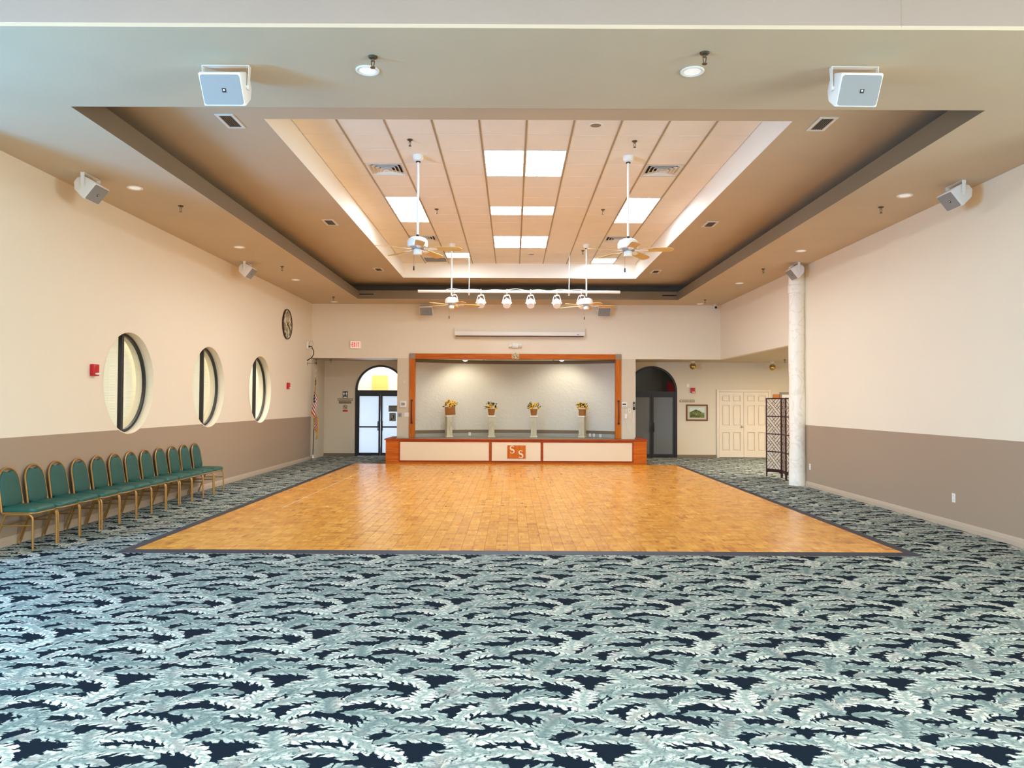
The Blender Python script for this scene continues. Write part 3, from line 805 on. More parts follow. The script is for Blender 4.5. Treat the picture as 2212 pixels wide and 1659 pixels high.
# ================================================================== dance floor
df = thing('dance_floor', 'glossy honey oak parquet dance floor with dark edging', 'floor', (0, 0, 0))
t_ = 0.15
tb = MB()
for poly, nm in ((((FX0 - t_, FY0 - t_), (FX1 + t_, FY0 - t_), (FX1, FY0), (FX0, FY0)), 'front'), (((FX0 - t_, FY0 - t_), (FX0, FY0), (FX0, FY1), (FX0 - t_, FY1 + 0.05)), 'left'),
                 (((FX1 + t_, FY0 - t_), (FX1 + t_, FY1 + 0.05), (FX1, FY1), (FX1, FY0)), 'right'), (((FX0 - t_, FY1 + 0.05), (FX0, FY1), (FX1, FY1), (FX1 + t_, FY1 + 0.05)), 'back')):
    out = {'front': (0, 1), 'left': (0, 3), 'right': (0, 1), 'back': (0, 3)}[nm]
    vs = [(p[0], p[1], 0.002) for p in poly] + [(p[0], p[1], 0.004 if i in out else 0.014) for i, p in enumerate(poly)]
    MB().add(vs, [(3, 2, 1, 0), (4, 5, 6, 7), (0, 1, 5, 4), (1, 2, 6, 5), (2, 3, 7, 6), (3, 0, 4, 7)]).obj('edge_strip', M_trimdark, df, smooth=0)
ncx, ncy = int(round((FX1 - FX0) / BLK)), int(round((FY1 - FY0) / BLK))
g_ = 0.0009
def blk_geo(b, x, y, z):
    h = BLK / 2 - g_; c_ = 0.0012
    vs = [(x - h, y - h, z - 0.004), (x + h, y - h, z - 0.004), (x + h, y + h, z - 0.004), (x - h, y + h, z - 0.004),
          (x - h, y - h, z - c_), (x + h, y - h, z - c_), (x + h, y + h, z - c_), (x - h, y + h, z - c_),
          (x - h + c_, y - h + c_, z), (x + h - c_, y - h + c_, z), (x + h - c_, y + h - c_, z), (x - h + c_, y + h - c_, z)]
    fs = [(8, 9, 10, 11)]
    for k in range(4):
        j = (k + 1) % 4; fs += [(k, j, 4 + j, 4 + k), (4 + k, 4 + j, 8 + j, 8 + k)]
    b.add(vs, fs)
one = MB(); blk_geo(one, 0, 0, 0); blk_me = one.mesh('parquet_block', M_parq, smooth=0)
rest = MB(); cnt = 0; rnd = random.Random(3)
for j in range(ncy):
    for i in range(ncx):
        x, y = FX0 + BLK * (i + 0.5), FY0 + BLK * (j + 0.5); z = 0.015 + rnd.uniform(-0.0002, 0.0002)
        if cnt < 300 and (j < 4 or abs(i - ncx / 2) < 18): link('parquet_block', blk_me, df, (x, y, z)); cnt += 1
        else: blk_geo(rest, x, y, z)
tag(rest.obj('parquet_field', M_parq, df, smooth=0), kind='stuff')
MB().box((FX0, FY0, 0.003), (FX1, FY1, 0.0105)).obj('underlay', M_dark, df, smooth=0)
MB().box((-3.512, 11.6, 0.0142), (-3.499, 18.6, 0.0157)).obj('seam', M_panelcream, df, smooth=0)

# ================================================================== stage
FYS = 20.05                                    # stage front
ST = 0.667                                     # stage lip height
s0, s1 = onY(833, 975, FYS).x, onY(1397, 975, FYS).x
st = thing('stage', 'low orange wood stage with three cream front panels', 'stage', ((s0 + s1) / 2, FYS, 0))
cxs = (s0 + s1) / 2; hw = (s1 - s0) / 2
MB().box((-hw, 0, 0.001), (hw, 0.06, ST - 0.035)).obj('front_board', M_woodx, st, bevel=0.003)
MB().box((-hw - 0.035, -0.035, ST - 0.035), (hw + 0.035, 0.10, ST)).obj('lip_board', M_lipwood, st, bevel=0.006)
dk = struct(MB().box((s0 + 0.05, FYS + 0.11, 0.45), (s1 - 0.05, YB - 0.01, 0.62)).box((PX0 + 0.11, YB - 0.01, 0.45), (PX1 - 0.11, YA - 0.003, 0.62)).obj('floor_stage', M_stagefloor, smooth=0), 'grey vinyl stage deck behind the orange front', 'floor')
for xx, sg in ((s0, 1), (s1, -1)):
    MB().box((xx, FYS + 0.105, 0.001), (xx + sg * 0.05, YB - 0.01, ST - 0.035)).obj('side_board', M_woodz, dk, bevel=0.003)
    MB().box((xx - sg * 0.035, FYS + 0.105, ST - 0.035), (xx + sg * 0.1, YB - 0.01, ST)).obj('lip_board', M_lipwood, dk, bevel=0.006)
def prect(x0, y0, x1, y1, Y): a = onY(x0, y0, Y); b_ = onY(x1, y1, Y); return a.x, a.z, b_.x, b_.z
for k, (x0, x1) in enumerate(((864.5, 1056), (1062.5, 1167.5), (1173.5, 1365.5))):
    px = ((x0 + x1) / 2 - 1107) * 0.0045
    a, zt, b_, zb = prect(x0, 955.2 + px, x1, 995.8 + px, FYS)
    a -= cxs; b_ -= cxs
    MB().box((a, -0.012, zb), (b_, 0.004, zt)).obj('front_panel', M_panelcream, st, bevel=0.002)
    w_ = 0.03
    for q_ in (((a - w_, zt), (b_ + w_, zt + w_)), ((a - w_, zb - w_), (b_ + w_, zb)), ((a - w_, zb), (a, zt)), ((b_, zb), (b_ + w_, zt))):
        MB().box((q_[0][0], -0.022, q_[0][1]), (q_[1][0], 0.004, q_[1][1])).obj('panel_moulding', M_lipwood, st, bevel=0.004)
MB().box((-hw + 0.02, -0.014, 0.001), (hw - 0.02, 0.0, 0.035)).obj('kick_strip', M_woodx, st, bevel=0.003)

def s_shape(h, tw=0.17, n=14):
    """outline of a bold serif letter S of height h centred on the origin"""
    r = h * 0.235; sp = []
    for i in range(n + 1): sp.append((R(25) + (R(270) - R(25)) * i / n, 0))
    pts = []
    for a, _ in sp: pts.append((r * 0.95 * math.cos(a), r + r * math.sin(a)))
    for i in range(1, n + 1):
        a = R(90) - (R(245)) * i / n; pts.append((r * 1.05 * math.cos(a), -r + r * math.sin(a)))
    A, B = [], []; k = len(pts)
    for i, p in enumerate(pts):
        t = i / (k - 1)
        wv = h * (0.035 + tw * math.sin(PI * t) ** 1.6 + (0.055 if t < 0.06 or t > 0.94 else 0.0))
        q0 = pts[max(i - 1, 0)]; q1 = pts[min(i + 1, k - 1)]
        tx, ty = q1[0] - q0[0], q1[1] - q0[1]; l = math.hypot(tx, ty) or 1
        nx, ny = -ty / l, tx / l
        A.append((p[0] + nx * wv / 2, p[1] + ny * wv / 2)); B.append((p[0] - nx * wv / 2, p[1] - ny * wv / 2))
    return A, B
FACE = basis((1, 0, 0), (0, 0, 1), (0, -1, 0), (0, 0, 0))     # letters drawn in XY stand up facing the camera
def faceM(x, y, z): return basis((1, 0, 0), (0, 0, 1), (0, -1, 0), (x, y, z))
a, zt, b_, zb = prect(1095.9, 962, 1135.4, 990.4, FYS)
ss = thing('initials_plaque', 'orange plaque with two cream letters S on the stage front', 'sign', ((a + b_) / 2, FYS - 0.0125, (zt + zb) / 2))
wq, hq = (b_ - a), (zt - zb)
MB().box((-wq / 2, -0.016, -hq / 2), (wq / 2, 0, hq / 2)).obj('board', M_woodz, ss, bevel=0.002)
for ox, oz in ((-0.115, 0.062), (0.115, -0.055)):
    A, B = s_shape(0.205)
    MB().strip(A, B, 0, 0.012, faceM(ox, -0.016, oz)).obj('letter', M_panelcream, ss, smooth=0)

# proscenium frame
ox0, ox1 = onY(884.8, 860, YB).x, onY(1341, 860, YB).x
oz1 = onY(1107, 764.6, YB).z; fw = 0.148
fr = thing('proscenium', 'orange wood frame around the stage opening with grey corner blocks', 'frame', ((ox0 + ox1) / 2, YB, ST))
fh = (ox1 - ox0) / 2; ft = oz1 - ST
MB().box((-fh + fw, -0.05, ft - fw), (fh - fw, 0.15, ft)).obj('top_rail', M_woodx, fr, bevel=0.004)
for sg in (-1, 1):
    MB().box((sg * fh, -0.05, -0.04), (sg * (fh - fw), 0.15, ft - fw)).obj('post', M_woodz, fr, bevel=0.004)
    MB().box((sg * (fh + 0.006), -0.058, ft - fw - 0.006), (sg * (fh - fw - 0.006), 0.0, ft + 0.006)).obj('corner_block', M_corner, fr, bevel=0.01, seg=2)
    x = sg * (fh - 0.07)
    zb, zt = onY(1107, 914, YB).z - ST, onY(1107, 866, YB).z - ST
    gb = MB().tube([(x, -0.05, zt), (x, -0.085, zt - 0.004), (x, -0.10, zt - 0.03), (x, -0.10, zb + 0.03), (x, -0.085, zb + 0.004), (x, -0.05, zb)], 0.014, 8)
    for zz in (zt, zb): gb.cyl((x, -0.05, zz), (x, -0.062, zz), 0.032, n=14)
    gb.obj('grab_bar', M_maho, fr)
em = thing('initials_emblem', 'small tan emblem with two dark letters S above the stage', 'sign', (onY(1113.3, 770, YB).x, YB - 0.052, onY(1113.3, 770, YB).z))
MB().prism([(-0.105, -0.04), (-0.09, -0.065), (0.0, -0.07), (0.01, -0.085), (0.095, -0.085), (0.105, -0.06), (0.105, 0.05), (0.09, 0.068), (-0.09, 0.068), (-0.105, 0.05)], 0, 0.02, FACE).obj('board', M_emb, em, bevel=0.003)
for ox, oz in ((-0.052, 0.005), (0.05, -0.012)):
    A, B = s_shape(0.115, 0.13)
    MB().strip(A, B, 0, 0.006, faceM(ox, -0.02, oz)).obj('letter', M_embdk, em, smooth=0)
MB().prism([(-0.014, 0.0), (0.016, 0.0), (0.006, 0.025), (0.0, 0.045), (-0.008, 0.022)], 0, 0.012, faceM(0.0, -0.005, 0.066)).obj('finial', M_embdk, em)

# stage back: shallow curved stucco wall, crown band, dado band
def curve_pts(off=0.0, n=36):
    """plan of the curved back wall from left jamb to right jamb"""
    xs0, xs1, d0, dm = PX0 + 0.1, PX1 - 0.1, YB + 0.25, YA - 0.06
    half = (xs1 - xs0) / 2; sag = dm - d0; rad = (half * half + sag * sag) / (2 * sag)
    xc, yc = (xs0 + xs1) / 2, dm - rad
    th = math.asin(half / rad)
    return [(xc + (rad - off) * math.sin(-th + 2 * th * i / n), yc + (rad - off) * math.cos(-th + 2 * th * i / n)) for i in range(n + 1)]
def curved(name, z0, z1, o0, o1, m):
    return MB().strip(curve_pts(o0), curve_pts(o1), z0, z1).obj(name, m, smooth=40)
struct(curved('wall_stage', 0.70, ZH + 0.02, -0.03, 0.0, M_stucco), 'curved grey stucco wall at the back of the stage', 'wall')
struct(curved('trim_3', ZH - 0.085, ZH + 0.012, 0.0, 0.03, M_lip), 'olive crown band over the stage wall', 'trim')
struct(curved('trim_4', 0.725, 0.818, 0.0, 0.02, M_lip), 'olive dado band low on the stage wall', 'trim')
struct(curved('baseboard_stage', 0.60, 0.725, -0.02, 0.012, M_stagebase), 'grey skirting of the stage wall', 'baseboard')
struct(curved('baseboard_stage_ledge', 0.664, 0.672, 0.012, 0.02, M_stagebase))
struct(MB().box((PX0 + 0.1, YB + 0.14, ZH + 0.012), (PX1 - 0.1, YA, ZH + 0.09)).obj('ceiling_stage', M_white, smooth=0))
for px, lb in ((1005, 'left lit downlight over the stage'), (1213.5, 'right lit downlight over the stage')):
    p = onY(px, 778.5, 21.75)
    e = thing('stage_downlight', lb, 'light', (p.x, 21.75, ZH + 0.012), 0, 'lit downlights over the stage')
    d = p.z - ZH - 0.012
    MB().lathe([(0.09, 0.0), (0.092, -0.012), (0.082, d + 0.012), (0.088, d + 0.004), (0.086, d - 0.004), (0.066, d)], 28).obj('housing', M_white, e)
    MB().sphere((0, 0, d), 0.066, 20, 8, sq=(1, 1, 0.4)).obj('lamp', M_stagelit, e)
    l = bpy.data.lights.new('stage_spot', 'SPOT'); l.energy = 52; l.color = (1.0, 0.95, 0.82); l.spot_size = R(140); l.spot_blend = 0.7; l.shadow_soft_size = 0.04
    lo = bpy.data.objects.new('stage_spot', l); COL.objects.link(lo); lo.parent = e; lo.location = (0, 0, d - 0.05); lo.rotation_euler = (R(26), 0, 0)
for px in (1045, 1195.5):
    p = onY(px, 783, 22.3)
    e = thing('sprinkler_head', 'small sprinkler in the stage ceiling, %s one' % ('left' if px < 1100 else 'right'), 'sprinkler', (p.x, 22.3, ZH + 0.012), 0, 'sprinkler heads')
    MB().lathe([(0.03, 0.0), (0.03, -0.006), (0.01, -0.012), (0.009, -0.05), (0.022, -0.056), (0.022, -0.06)], 12).obj('body', M_steel, e)

# pedestals with sunflower baskets
PY = 22.0
def pedestal(px, rz, lb):
    p = onY(px, 946, PY)
    e = thing('pedestal', lb, 'pedestal', (p.x, PY, 0.62), rz, 'plaster pedestals on the stage')
    w_ = 0.083; h_ = 0.636
    MB().box((-w_ - 0.022, -w_ - 0.022, 0), (w_ + 0.022, w_ + 0.022, 0.05)).obj('base', M_relief, e, bevel=0.012, seg=2)
    MB().box((-w_, -w_, 0.05), (w_, w_, h_ - 0.045)).obj('shaft', M_relief, e, bevel=0.004)
    MB().box((-w_ - 0.024, -w_ - 0.024, h_ - 0.045), (w_ + 0.024, w_ + 0.024, h_)).obj('cap', M_pedbright, e, bevel=0.012, seg=2)
    for sg in (-1, 1): MB().box((sg * (w_ - 0.008), -w_ - 0.006, 0.06), (sg * w_, -w_, h_ - 0.06)).obj('edge_bead', M_relief, e, bevel=0.003)
    b = MB()
    for k, (cx, cz, r_) in enumerate(((0.0, 0.44, 0.09), (0.02, 0.36, 0.07), (-0.03, 0.33, 0.06))):
        for j in range(9):
            a = R(-25 + 230 * j / 8); dx_, dz_ = math.cos(a), math.sin(a)
            P = [(cx + r_ * t * dx_, -w_ - 0.004 - 0.005 * math.sin(PI * t), cz + r_ * t * dz_ - 0.05 * t * t * (1 if dz_ < 0.9 else 0.4)) for t in (0, 0.3, 0.6, 1.0)]
            P = [(max(-w_ + 0.012, min(w_ - 0.012, q[0])), q[1], q[2]) for q in P]
            b.tube(P, [0.003, 0.008, 0.007, 0.002], 6)
    for tx, lx in ((0.0, 0.035), (0.02, -0.04), (-0.03, -0.01)):
        b.tube([(lx, -w_ - 0.003, 0.07), ((lx + tx) / 2 + 0.01, -w_ - 0.005, 0.2), (tx, -w_ - 0.004, 0.38)], [0.009, 0.006, 0.005], 6)
    b.obj('palm_relief', M_relief, e)
    return e
def bouquet(px, kind, lb, seed, tilt=0.0, rz=0.0):
    p = onY(px, 900, PY)
    e = thing('sunflower_basket', lb, 'flowers', (p.x, PY, 0.62 + 0.637), rz, 'sunflower baskets on the pedestals'); e.scale = (1.06, 1.06, 1.06)
    rnd = random.Random(seed)
    if kind == 'box':
        b = MB().box((-0.13, -0.085, 0.0), (0.13, 0.085, 0.225))
        bo = b.obj('basket', M_wicker, e, rot=(0, tilt, 0), bevel=0.008, seg=2)
        if tilt: bo.location = (0, 0, 0.13 * abs(math.sin(tilt)))
        top, rx = 0.22, 0.13
    else:
        r0, r1, h_ = (0.072, 0.10, 0.17) if kind == 'taper' else (0.095, 0.10, 0.17)
        bo = MB().lathe([(r0, 0), (r0 * 0.5 + r1 * 0.5, h_ * 0.5), (r1, h_), (r1 + 0.008, h_ + 0.004), (r1, h_ + 0.012), (r1 - 0.01, h_ + 0.004)], 26).obj('basket', M_wicker, e)
        top, rx = h_, 0.10
    b = MB()
    for k in range(46):      # leaves
        a = rnd.uniform(0, 2 * PI); el = rnd.uniform(-0.3, 1.3); r_ = rnd.uniform(0.06, 0.155)
        c = Vector((r_ * math.cos(a) * math.cos(el) * 1.12, r_ * math.sin(a) * math.cos(el) * 0.8, top + 0.05 + r_ * math.sin(el) * 0.9))
        d = Vector((math.cos(a), math.sin(a), rnd.uniform(-0.5, 0.9))).normalized(); s_ = d.cross(Vector((rnd.uniform(-1, 1), rnd.uniform(-1, 1), 1))).normalized(); n = d.cross(s_)
        L = rnd.uniform(0.05, 0.09); W = L * 0.32
        b.add([c, c + d * L * 0.5 + s_ * W, c + d * L - n * 0.015, c + d * L * 0.5 - s_ * W, c + d * L * 0.5 + n * 0.006], [(0, 1, 4), (1, 2, 4), (2, 3, 4), (3, 0, 4)], mi=k % 2)
    fo = b.obj('foliage', [M_leaf, M_leaf2], e, smooth=0); tag(fo, kind='stuff')
    heads = {'box': ((-0.13, 0.07), (-0.05, 0.165), (0.015, 0.09), (-0.02, 0.02), (0.075, 0.035), (0.125, 0.10), (0.06, 0.15), (-0.09, 0.12)),
             'taper': ((-0.115, 0.05), (-0.07, 0.13), (0.0, 0.10), (0.12, 0.03), (0.06, 0.14), (-0.05, 0.04)),
             'pot': ((-0.115, 0.06), (-0.02, 0.075), (-0.03, 0.16), (0.10, 0.06), (0.05, 0.14), (-0.10, 0.13))}[kind]
    for hx, hz in heads:
        hx += rnd.uniform(-0.01, 0.01); hz += rnd.uniform(-0.01, 0.01)
        nrm = Vector((hx * 4.5, -1.0, (hz - 0.06) * 5)).normalized()
        up = Vector((0, 0, 1)); xa = up.cross(nrm).normalized(); ya = nrm.cross(xa)
        c = Vector((hx, -0.105 + abs(hx) * 0.45 + max(0, hz - 0.08) * 0.7, top + hz))
        hd = bpy.data.objects.new('sunflower', None); COL.objects.link(hd); hd.parent = e
        hd.matrix_basis = basis(xa, ya, nrm, c)
        pb = MB(); s_ = rnd.uniform(0.85, 1.1)
        for j in range(13):
            a = 2 * PI * j / 13 + rnd.uniform(-0.1, 0.1); ca, sa = math.cos(a), math.sin(a)
            L0, L1, W = 0.012 * s_, rnd.uniform(0.044, 0.054) * s_, 0.0155 * s_; zt = rnd.uniform(-0.004, 0.012)
            mid = (L0 + L1) / 2
            vs = [(L0 * ca - W * 0.5 * sa, L0 * sa + W * 0.5 * ca, 0), (L0 * ca + W * 0.5 * sa, L0 * sa - W * 0.5 * ca, 0), (mid * ca + W * sa, mid * sa - W * ca, 0.006), (L1 * ca, L1 * sa, zt), (mid * ca - W * sa, mid * sa + W * ca, 0.006)]
            pb.add(vs, [(0, 1, 2, 3, 4)], mi=j % 3 == 0)
        pb.obj('petals', [M_petal, M_petal2], hd, smooth=0)
        MB().sphere((0, 0, 0.002), 0.015 * s_, 12, 6, sq=(1, 1, 0.55)).obj('seed_head', M_seed, hd)
    return e
for (px, rz, kind, tilt, brz), o_ in zip(((969, R(26), 'box', R(-4), R(-4)), (1061.5, R(4), 'taper', 0, 0), (1153, R(-4), 'taper', 0, 0), (1258, R(-26), 'pot', 0, 0)), ('leftmost', 'second from the left', 'second from the right', 'rightmost')):
    pedestal(px, rz, 'cream plaster pedestal with a palm relief, %s of four on stage' % o_)
    bouquet(px + 4 if o_ == 'leftmost' else px, kind, {'leftmost': 'tilted square wicker basket of sunflowers on the leftmost pedestal', 'second from the left': 'tapered wicker basket of sunflowers on the second pedestal from left',
            'second from the right': 'tapered wicker basket of sunflowers on the second pedestal from right', 'rightmost': 'round straight basket of sunflowers on the rightmost pedestal'}[o_], int(px), tilt, brz)

# wall outlets and switch plates -------------------------------------------------
def plate(name, lb, cat, loc, w_, h_, n=(0, -1, 0), kind='outlet', m=M_wplastic, group=None):
    n = Vector(n); up = Vector((0, 0, 1)); xa = up.cross(-n) * -1
    xa = n.cross(up) * -1
    e = thing(name, lb, cat, loc, 0, group)
    M = basis(xa, up, n, (0, 0, 0))
    MB().box((-w_ / 2, -h_ / 2, 0.0005), (w_ / 2, h_ / 2, 0.008), M).obj('cover_plate', m, e, bevel=0.002)
    if kind == 'outlet':
        for k in (-1, 1):
            b = MB().box((-w_ * 0.28, k * h_ * 0.22 - h_ * 0.15, 0.008), (w_ * 0.28, k * h_ * 0.22 + h_ * 0.15, 0.010), M); b.obj('socket', M_wplastic, e, bevel=0.001)
            b = MB()
            for sx in (-1, 1): b.box((sx * w_ * 0.12 - 0.002, k * h_ * 0.22 - 0.006, 0.010), (sx * w_ * 0.12 + 0.002, k * h_ * 0.22 + 0.006, 0.0105), M)
            b.obj('slots', M_bplastic, e, smooth=0)
    elif kind == 'switch3':
        for k in (-1, 0, 1): MB().box((k * w_ * 0.3 - w_ * 0.1, -h_ * 0.28, 0.008), (k * w_ * 0.3 + w_ * 0.1, h_ * 0.28, 0.013), M).obj('rocker', M_wplastic, e, bevel=0.001)
    elif kind == 'switch1':
        MB().box((-w_ * 0.16, -h_ * 0.25, 0.008), (w_ * 0.16, h_ * 0.25, 0.014), M).obj('rocker', M_gplastic, e, bevel=0.001)
    elif kind == 'key':
        MB().cyl((0, -0.005, 0.008), (0, -0.005, 0.016), 0.014, M=M).obj('key_switch', M_bplastic, e)
    return e
def on_curve(px, py):
    pts = curve_pts(0.012); best = None
    for i in range(len(pts) - 1):
        mx, my = (pts[i][0] + pts[i + 1][0]) / 2, (pts[i][1] + pts[i + 1][1]) / 2
        q = onY(px, py, my); d = abs(q.x - mx)
        if best is None or d < best[0]:
            tx, ty = pts[i + 1][0] - pts[i][0], pts[i + 1][1] - pts[i][1]; l = math.hypot(tx, ty)
            best = (d, q, (ty / l, -tx / l, 0))
    return best[1], best[2]
for k, (px, py) in enumerate(((1014.5, 937.5), (1224.5, 939), (1274.5, 940), (1283, 940.5), (1297, 941.5))):
    q, n = on_curve(px, py)
    plate('power_outlet', 'white outlet plate low on the stage wall, %s from the left' % ['first', 'second', 'third', 'fourth', 'fifth'][k], 'outlet', q + Vector(n) * 0.002, 0.07, 0.10, n, 'outlet', M_wplastic, 'outlets on the stage wall')
for px, py, lb in ((2061, 1075.5, 'white outlet plate on the tan dado, right foreground'), (1750.3, 1008.5, 'white outlet plate on the tan dado just right of the column')):
    q = onX(px, py, XR); plate('power_outlet', lb, 'outlet', q - Vector((0.001, 0, 0)), 0.075, 0.12, (-1, 0, 0))

# ================================================================== doors on the passage wall
def arch_door(n, cx, glass, lb, cross, room):
    e = thing('door_%d' % n, lb, 'door', (cx, YA, 0)); struct(e)
    r, zs, fw_ = DR - 0.002, DZ, 0.062
    k = 40
    A = [(r * math.cos(PI - PI * i / k), zs + r * math.sin(PI - PI * i / k)) for i in range(k + 1)]
    B = [((r - fw_) * math.cos(PI - PI * i / k), zs + (r - fw_) * math.sin(PI - PI * i / k)) for i in range(k + 1)]
    MB().strip(A, B, -0.075, 0.015, FACE).obj('arch_frame', M_black, e)
    for sg in (-1, 1): MB().box((sg * r, -0.015, 0.002), (sg * (r - fw_ - 0.012), 0.075, zs)).obj('jamb', M_black, e)
    MB().box((-r + fw_, -0.012, zs - 0.125), (r - fw_, 0.075, zs)).obj('transom_bar', M_black, e)
    P = [(-(r - fw_), zs)] + B[1:-1] + [((r - fw_), zs)]
    MB().add([(p[0], 0.035, p[1]) for p in P], [tuple(range(len(P)))]).obj('transom_pane', M_glass, e, smooth=0)
    zt = zs - 0.125
    for sg in (-1, 1):
        x0, x1 = 0.004, r - fw_ - 0.012
        lf = bpy.data.objects.new('door_leaf', None); COL.objects.link(lf); lf.parent = e
        b = MB(); X = lambda a: sg * a
        b.box((X(x0), 0.0, 0.012), (X(x0 + 0.052), 0.05, zt)).box((X(x1 - 0.05), 0.0, 0.012), (X(x1), 0.05, zt)).box((X(x0 + 0.052), 0.0, 0.012), (X(x1 - 0.05), 0.05, 0.10)).box((X(x0 + 0.052), 0.0, zt - 0.05), (X(x1 - 0.05), 0.05, zt))
        b.obj('leaf_frame', M_black, lf, smooth=0)
        MB().box((X(x0 + 0.052), 0.02, 0.10), (X(x1 - 0.05), 0.026, zt - 0.05)).obj('pane', glass, lf, smooth=0)
        if cross: MB().box((X(x0 + 0.052), 0.004, 0.86), (X(x1 - 0.05), 0.03, 0.90)).obj('push_bar', M_black, lf, bevel=0.004)
        hx = X(x0 + 0.03 + (0.03 if cross else 0.02))
        MB().tube([(hx, 0.0, 1.04), (hx, -0.045, 1.04), (hx, -0.05, 1.02), (hx, -0.05, 0.80), (hx, -0.045, 0.78), (hx, 0.0, 0.78)], 0.014, 8).obj('pull_handle', M_black, lf)
    return e
arch_door(1, D1X, M_frost, 'arched black framed double door with bright frosted panes, left of stage', True, 0)
arch_door(2, D2X, M_frostdk, 'arched black framed double door with grey panes, right of stage', False, 0)
# rooms behind them
struct(MB().box((-6.5, 26.9, 0), (0.5, 27, 4)).box((-6.6, YA + 0.12, 0), (-6.5, 27, 4)).box((0.4, YA + 0.12, 0), (0.5, 27, 4)).obj('wall_lobby', M_lobby, smooth=0))
struct(MB().box((-6.6, YA + 0.12, 4), (0.5, 27, 4.1)).obj('ceiling_lobby', M_lobby, smooth=0))
p0, p1 = onY(804, 811, 26.85), onY(837, 842, 26.85)
struct(MB().box((p0.x, 26.84, 0.8), (p1.x, 26.895, p0.z)).box((p1.x + 0.35, 26.84, 0.8), (p1.x + 1.3, 26.895, p0.z - 0.05)).obj('trim_5', M_yellow, smooth=0), 'yellow wall panels in the lobby behind the left door', 'trim')
struct(MB().box((-6.5, 25.0, 3.02), (0.4, 25.2, 4)).obj('wall_lobby_beam', M_alc, smooth=0))
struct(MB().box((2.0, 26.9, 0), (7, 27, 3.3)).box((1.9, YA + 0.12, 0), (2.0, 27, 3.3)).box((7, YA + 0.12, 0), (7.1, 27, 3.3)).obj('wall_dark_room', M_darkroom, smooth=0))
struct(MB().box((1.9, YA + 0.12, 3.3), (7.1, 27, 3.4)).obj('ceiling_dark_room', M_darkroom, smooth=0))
p = onY(1452, 832, 26.8)
pb_ = tag(MB().box((p.x - 0.16, 26.86, p.z - 0.5), (p.x + 0.35, 26.89, p.z + 0.12)).obj('red_banner', M_red, smooth=0, bevel=0.004), 'red panel glimpsed through the right arched transom', 'banner')
p = onY(1414.5, 797.5, 24.6)
e = thing('oval_reflection', 'pale oval standing in for a ceiling light reflection in the right transom', 'light', (p.x, 24.6, 3.299))  # glowing oval added in place of a reflected ceiling light
MB().sphere((0, 0, 0.0), 0.16, 20, 8, sq=(1, 1, 0.45)).obj('reflection_glow', M_canlit, e)
MB().cyl((0, 0, 0.0), (0, 0, -0.02), 0.17, n=24).obj('rim', M_white, e)

# notices stuck on the left door
for k, (x0, y0, x1, y1) in enumerate(((839.2, 875.8, 858.5, 889.4), (841, 891.8, 854.8, 910))):
    a = onY(x0, y0, YA); b_ = onY(x1, y1, YA)
    e = thing('paper_notice', ['grey notice with lines of print on the right leaf of the lit door', 'small grey poster with a picture below the notice on the lit door'][k], 'notice', ((a.x + b_.x) / 2, YA + 0.018, (a.z + b_.z) / 2))
    w_, h_ = b_.x - a.x, a.z - b_.z
    MB().box((-w_ / 2, -0.002, -h_ / 2), (w_ / 2, 0.0005, h_ / 2)).obj('sheet', M_gplastic, e, smooth=0)
    if k == 0:
        for j, (l, wd) in enumerate(((0.3, 0.8), (0.1, 0.6), (-0.08, 0.65), (-0.28, 0.5))):
            MB().box((-w_ * wd / 2, -0.0032, h_ * l - 0.006), (w_ * wd / 2, -0.002, h_ * l + 0.006)).obj('print_line', M_darkroom, e, smooth=0)
    else:
        MB().prism([(0.0, 0.05), (0.03, 0.07), (0.045, 0.03), (0.03, -0.05), (0.0, -0.06), (0.01, 0.0)], 0, 0.0012, faceM(0.01, -0.002, 0.0)).obj('picture', M_darkroom, e, smooth=0)
        MB().prism([(-0.06, -0.09), (-0.03, -0.01), (0.0, -0.085)], 0, 0.0012, faceM(0, -0.002, 0.0)).obj('picture', M_darkroom, e, smooth=0)
        MB().box((-w_ * 0.3, -0.0032, h_ * 0.40), (w_ * 0.3, -0.002, h_ * 0.45)).obj('print_line', M_darkroom, e, smooth=0)

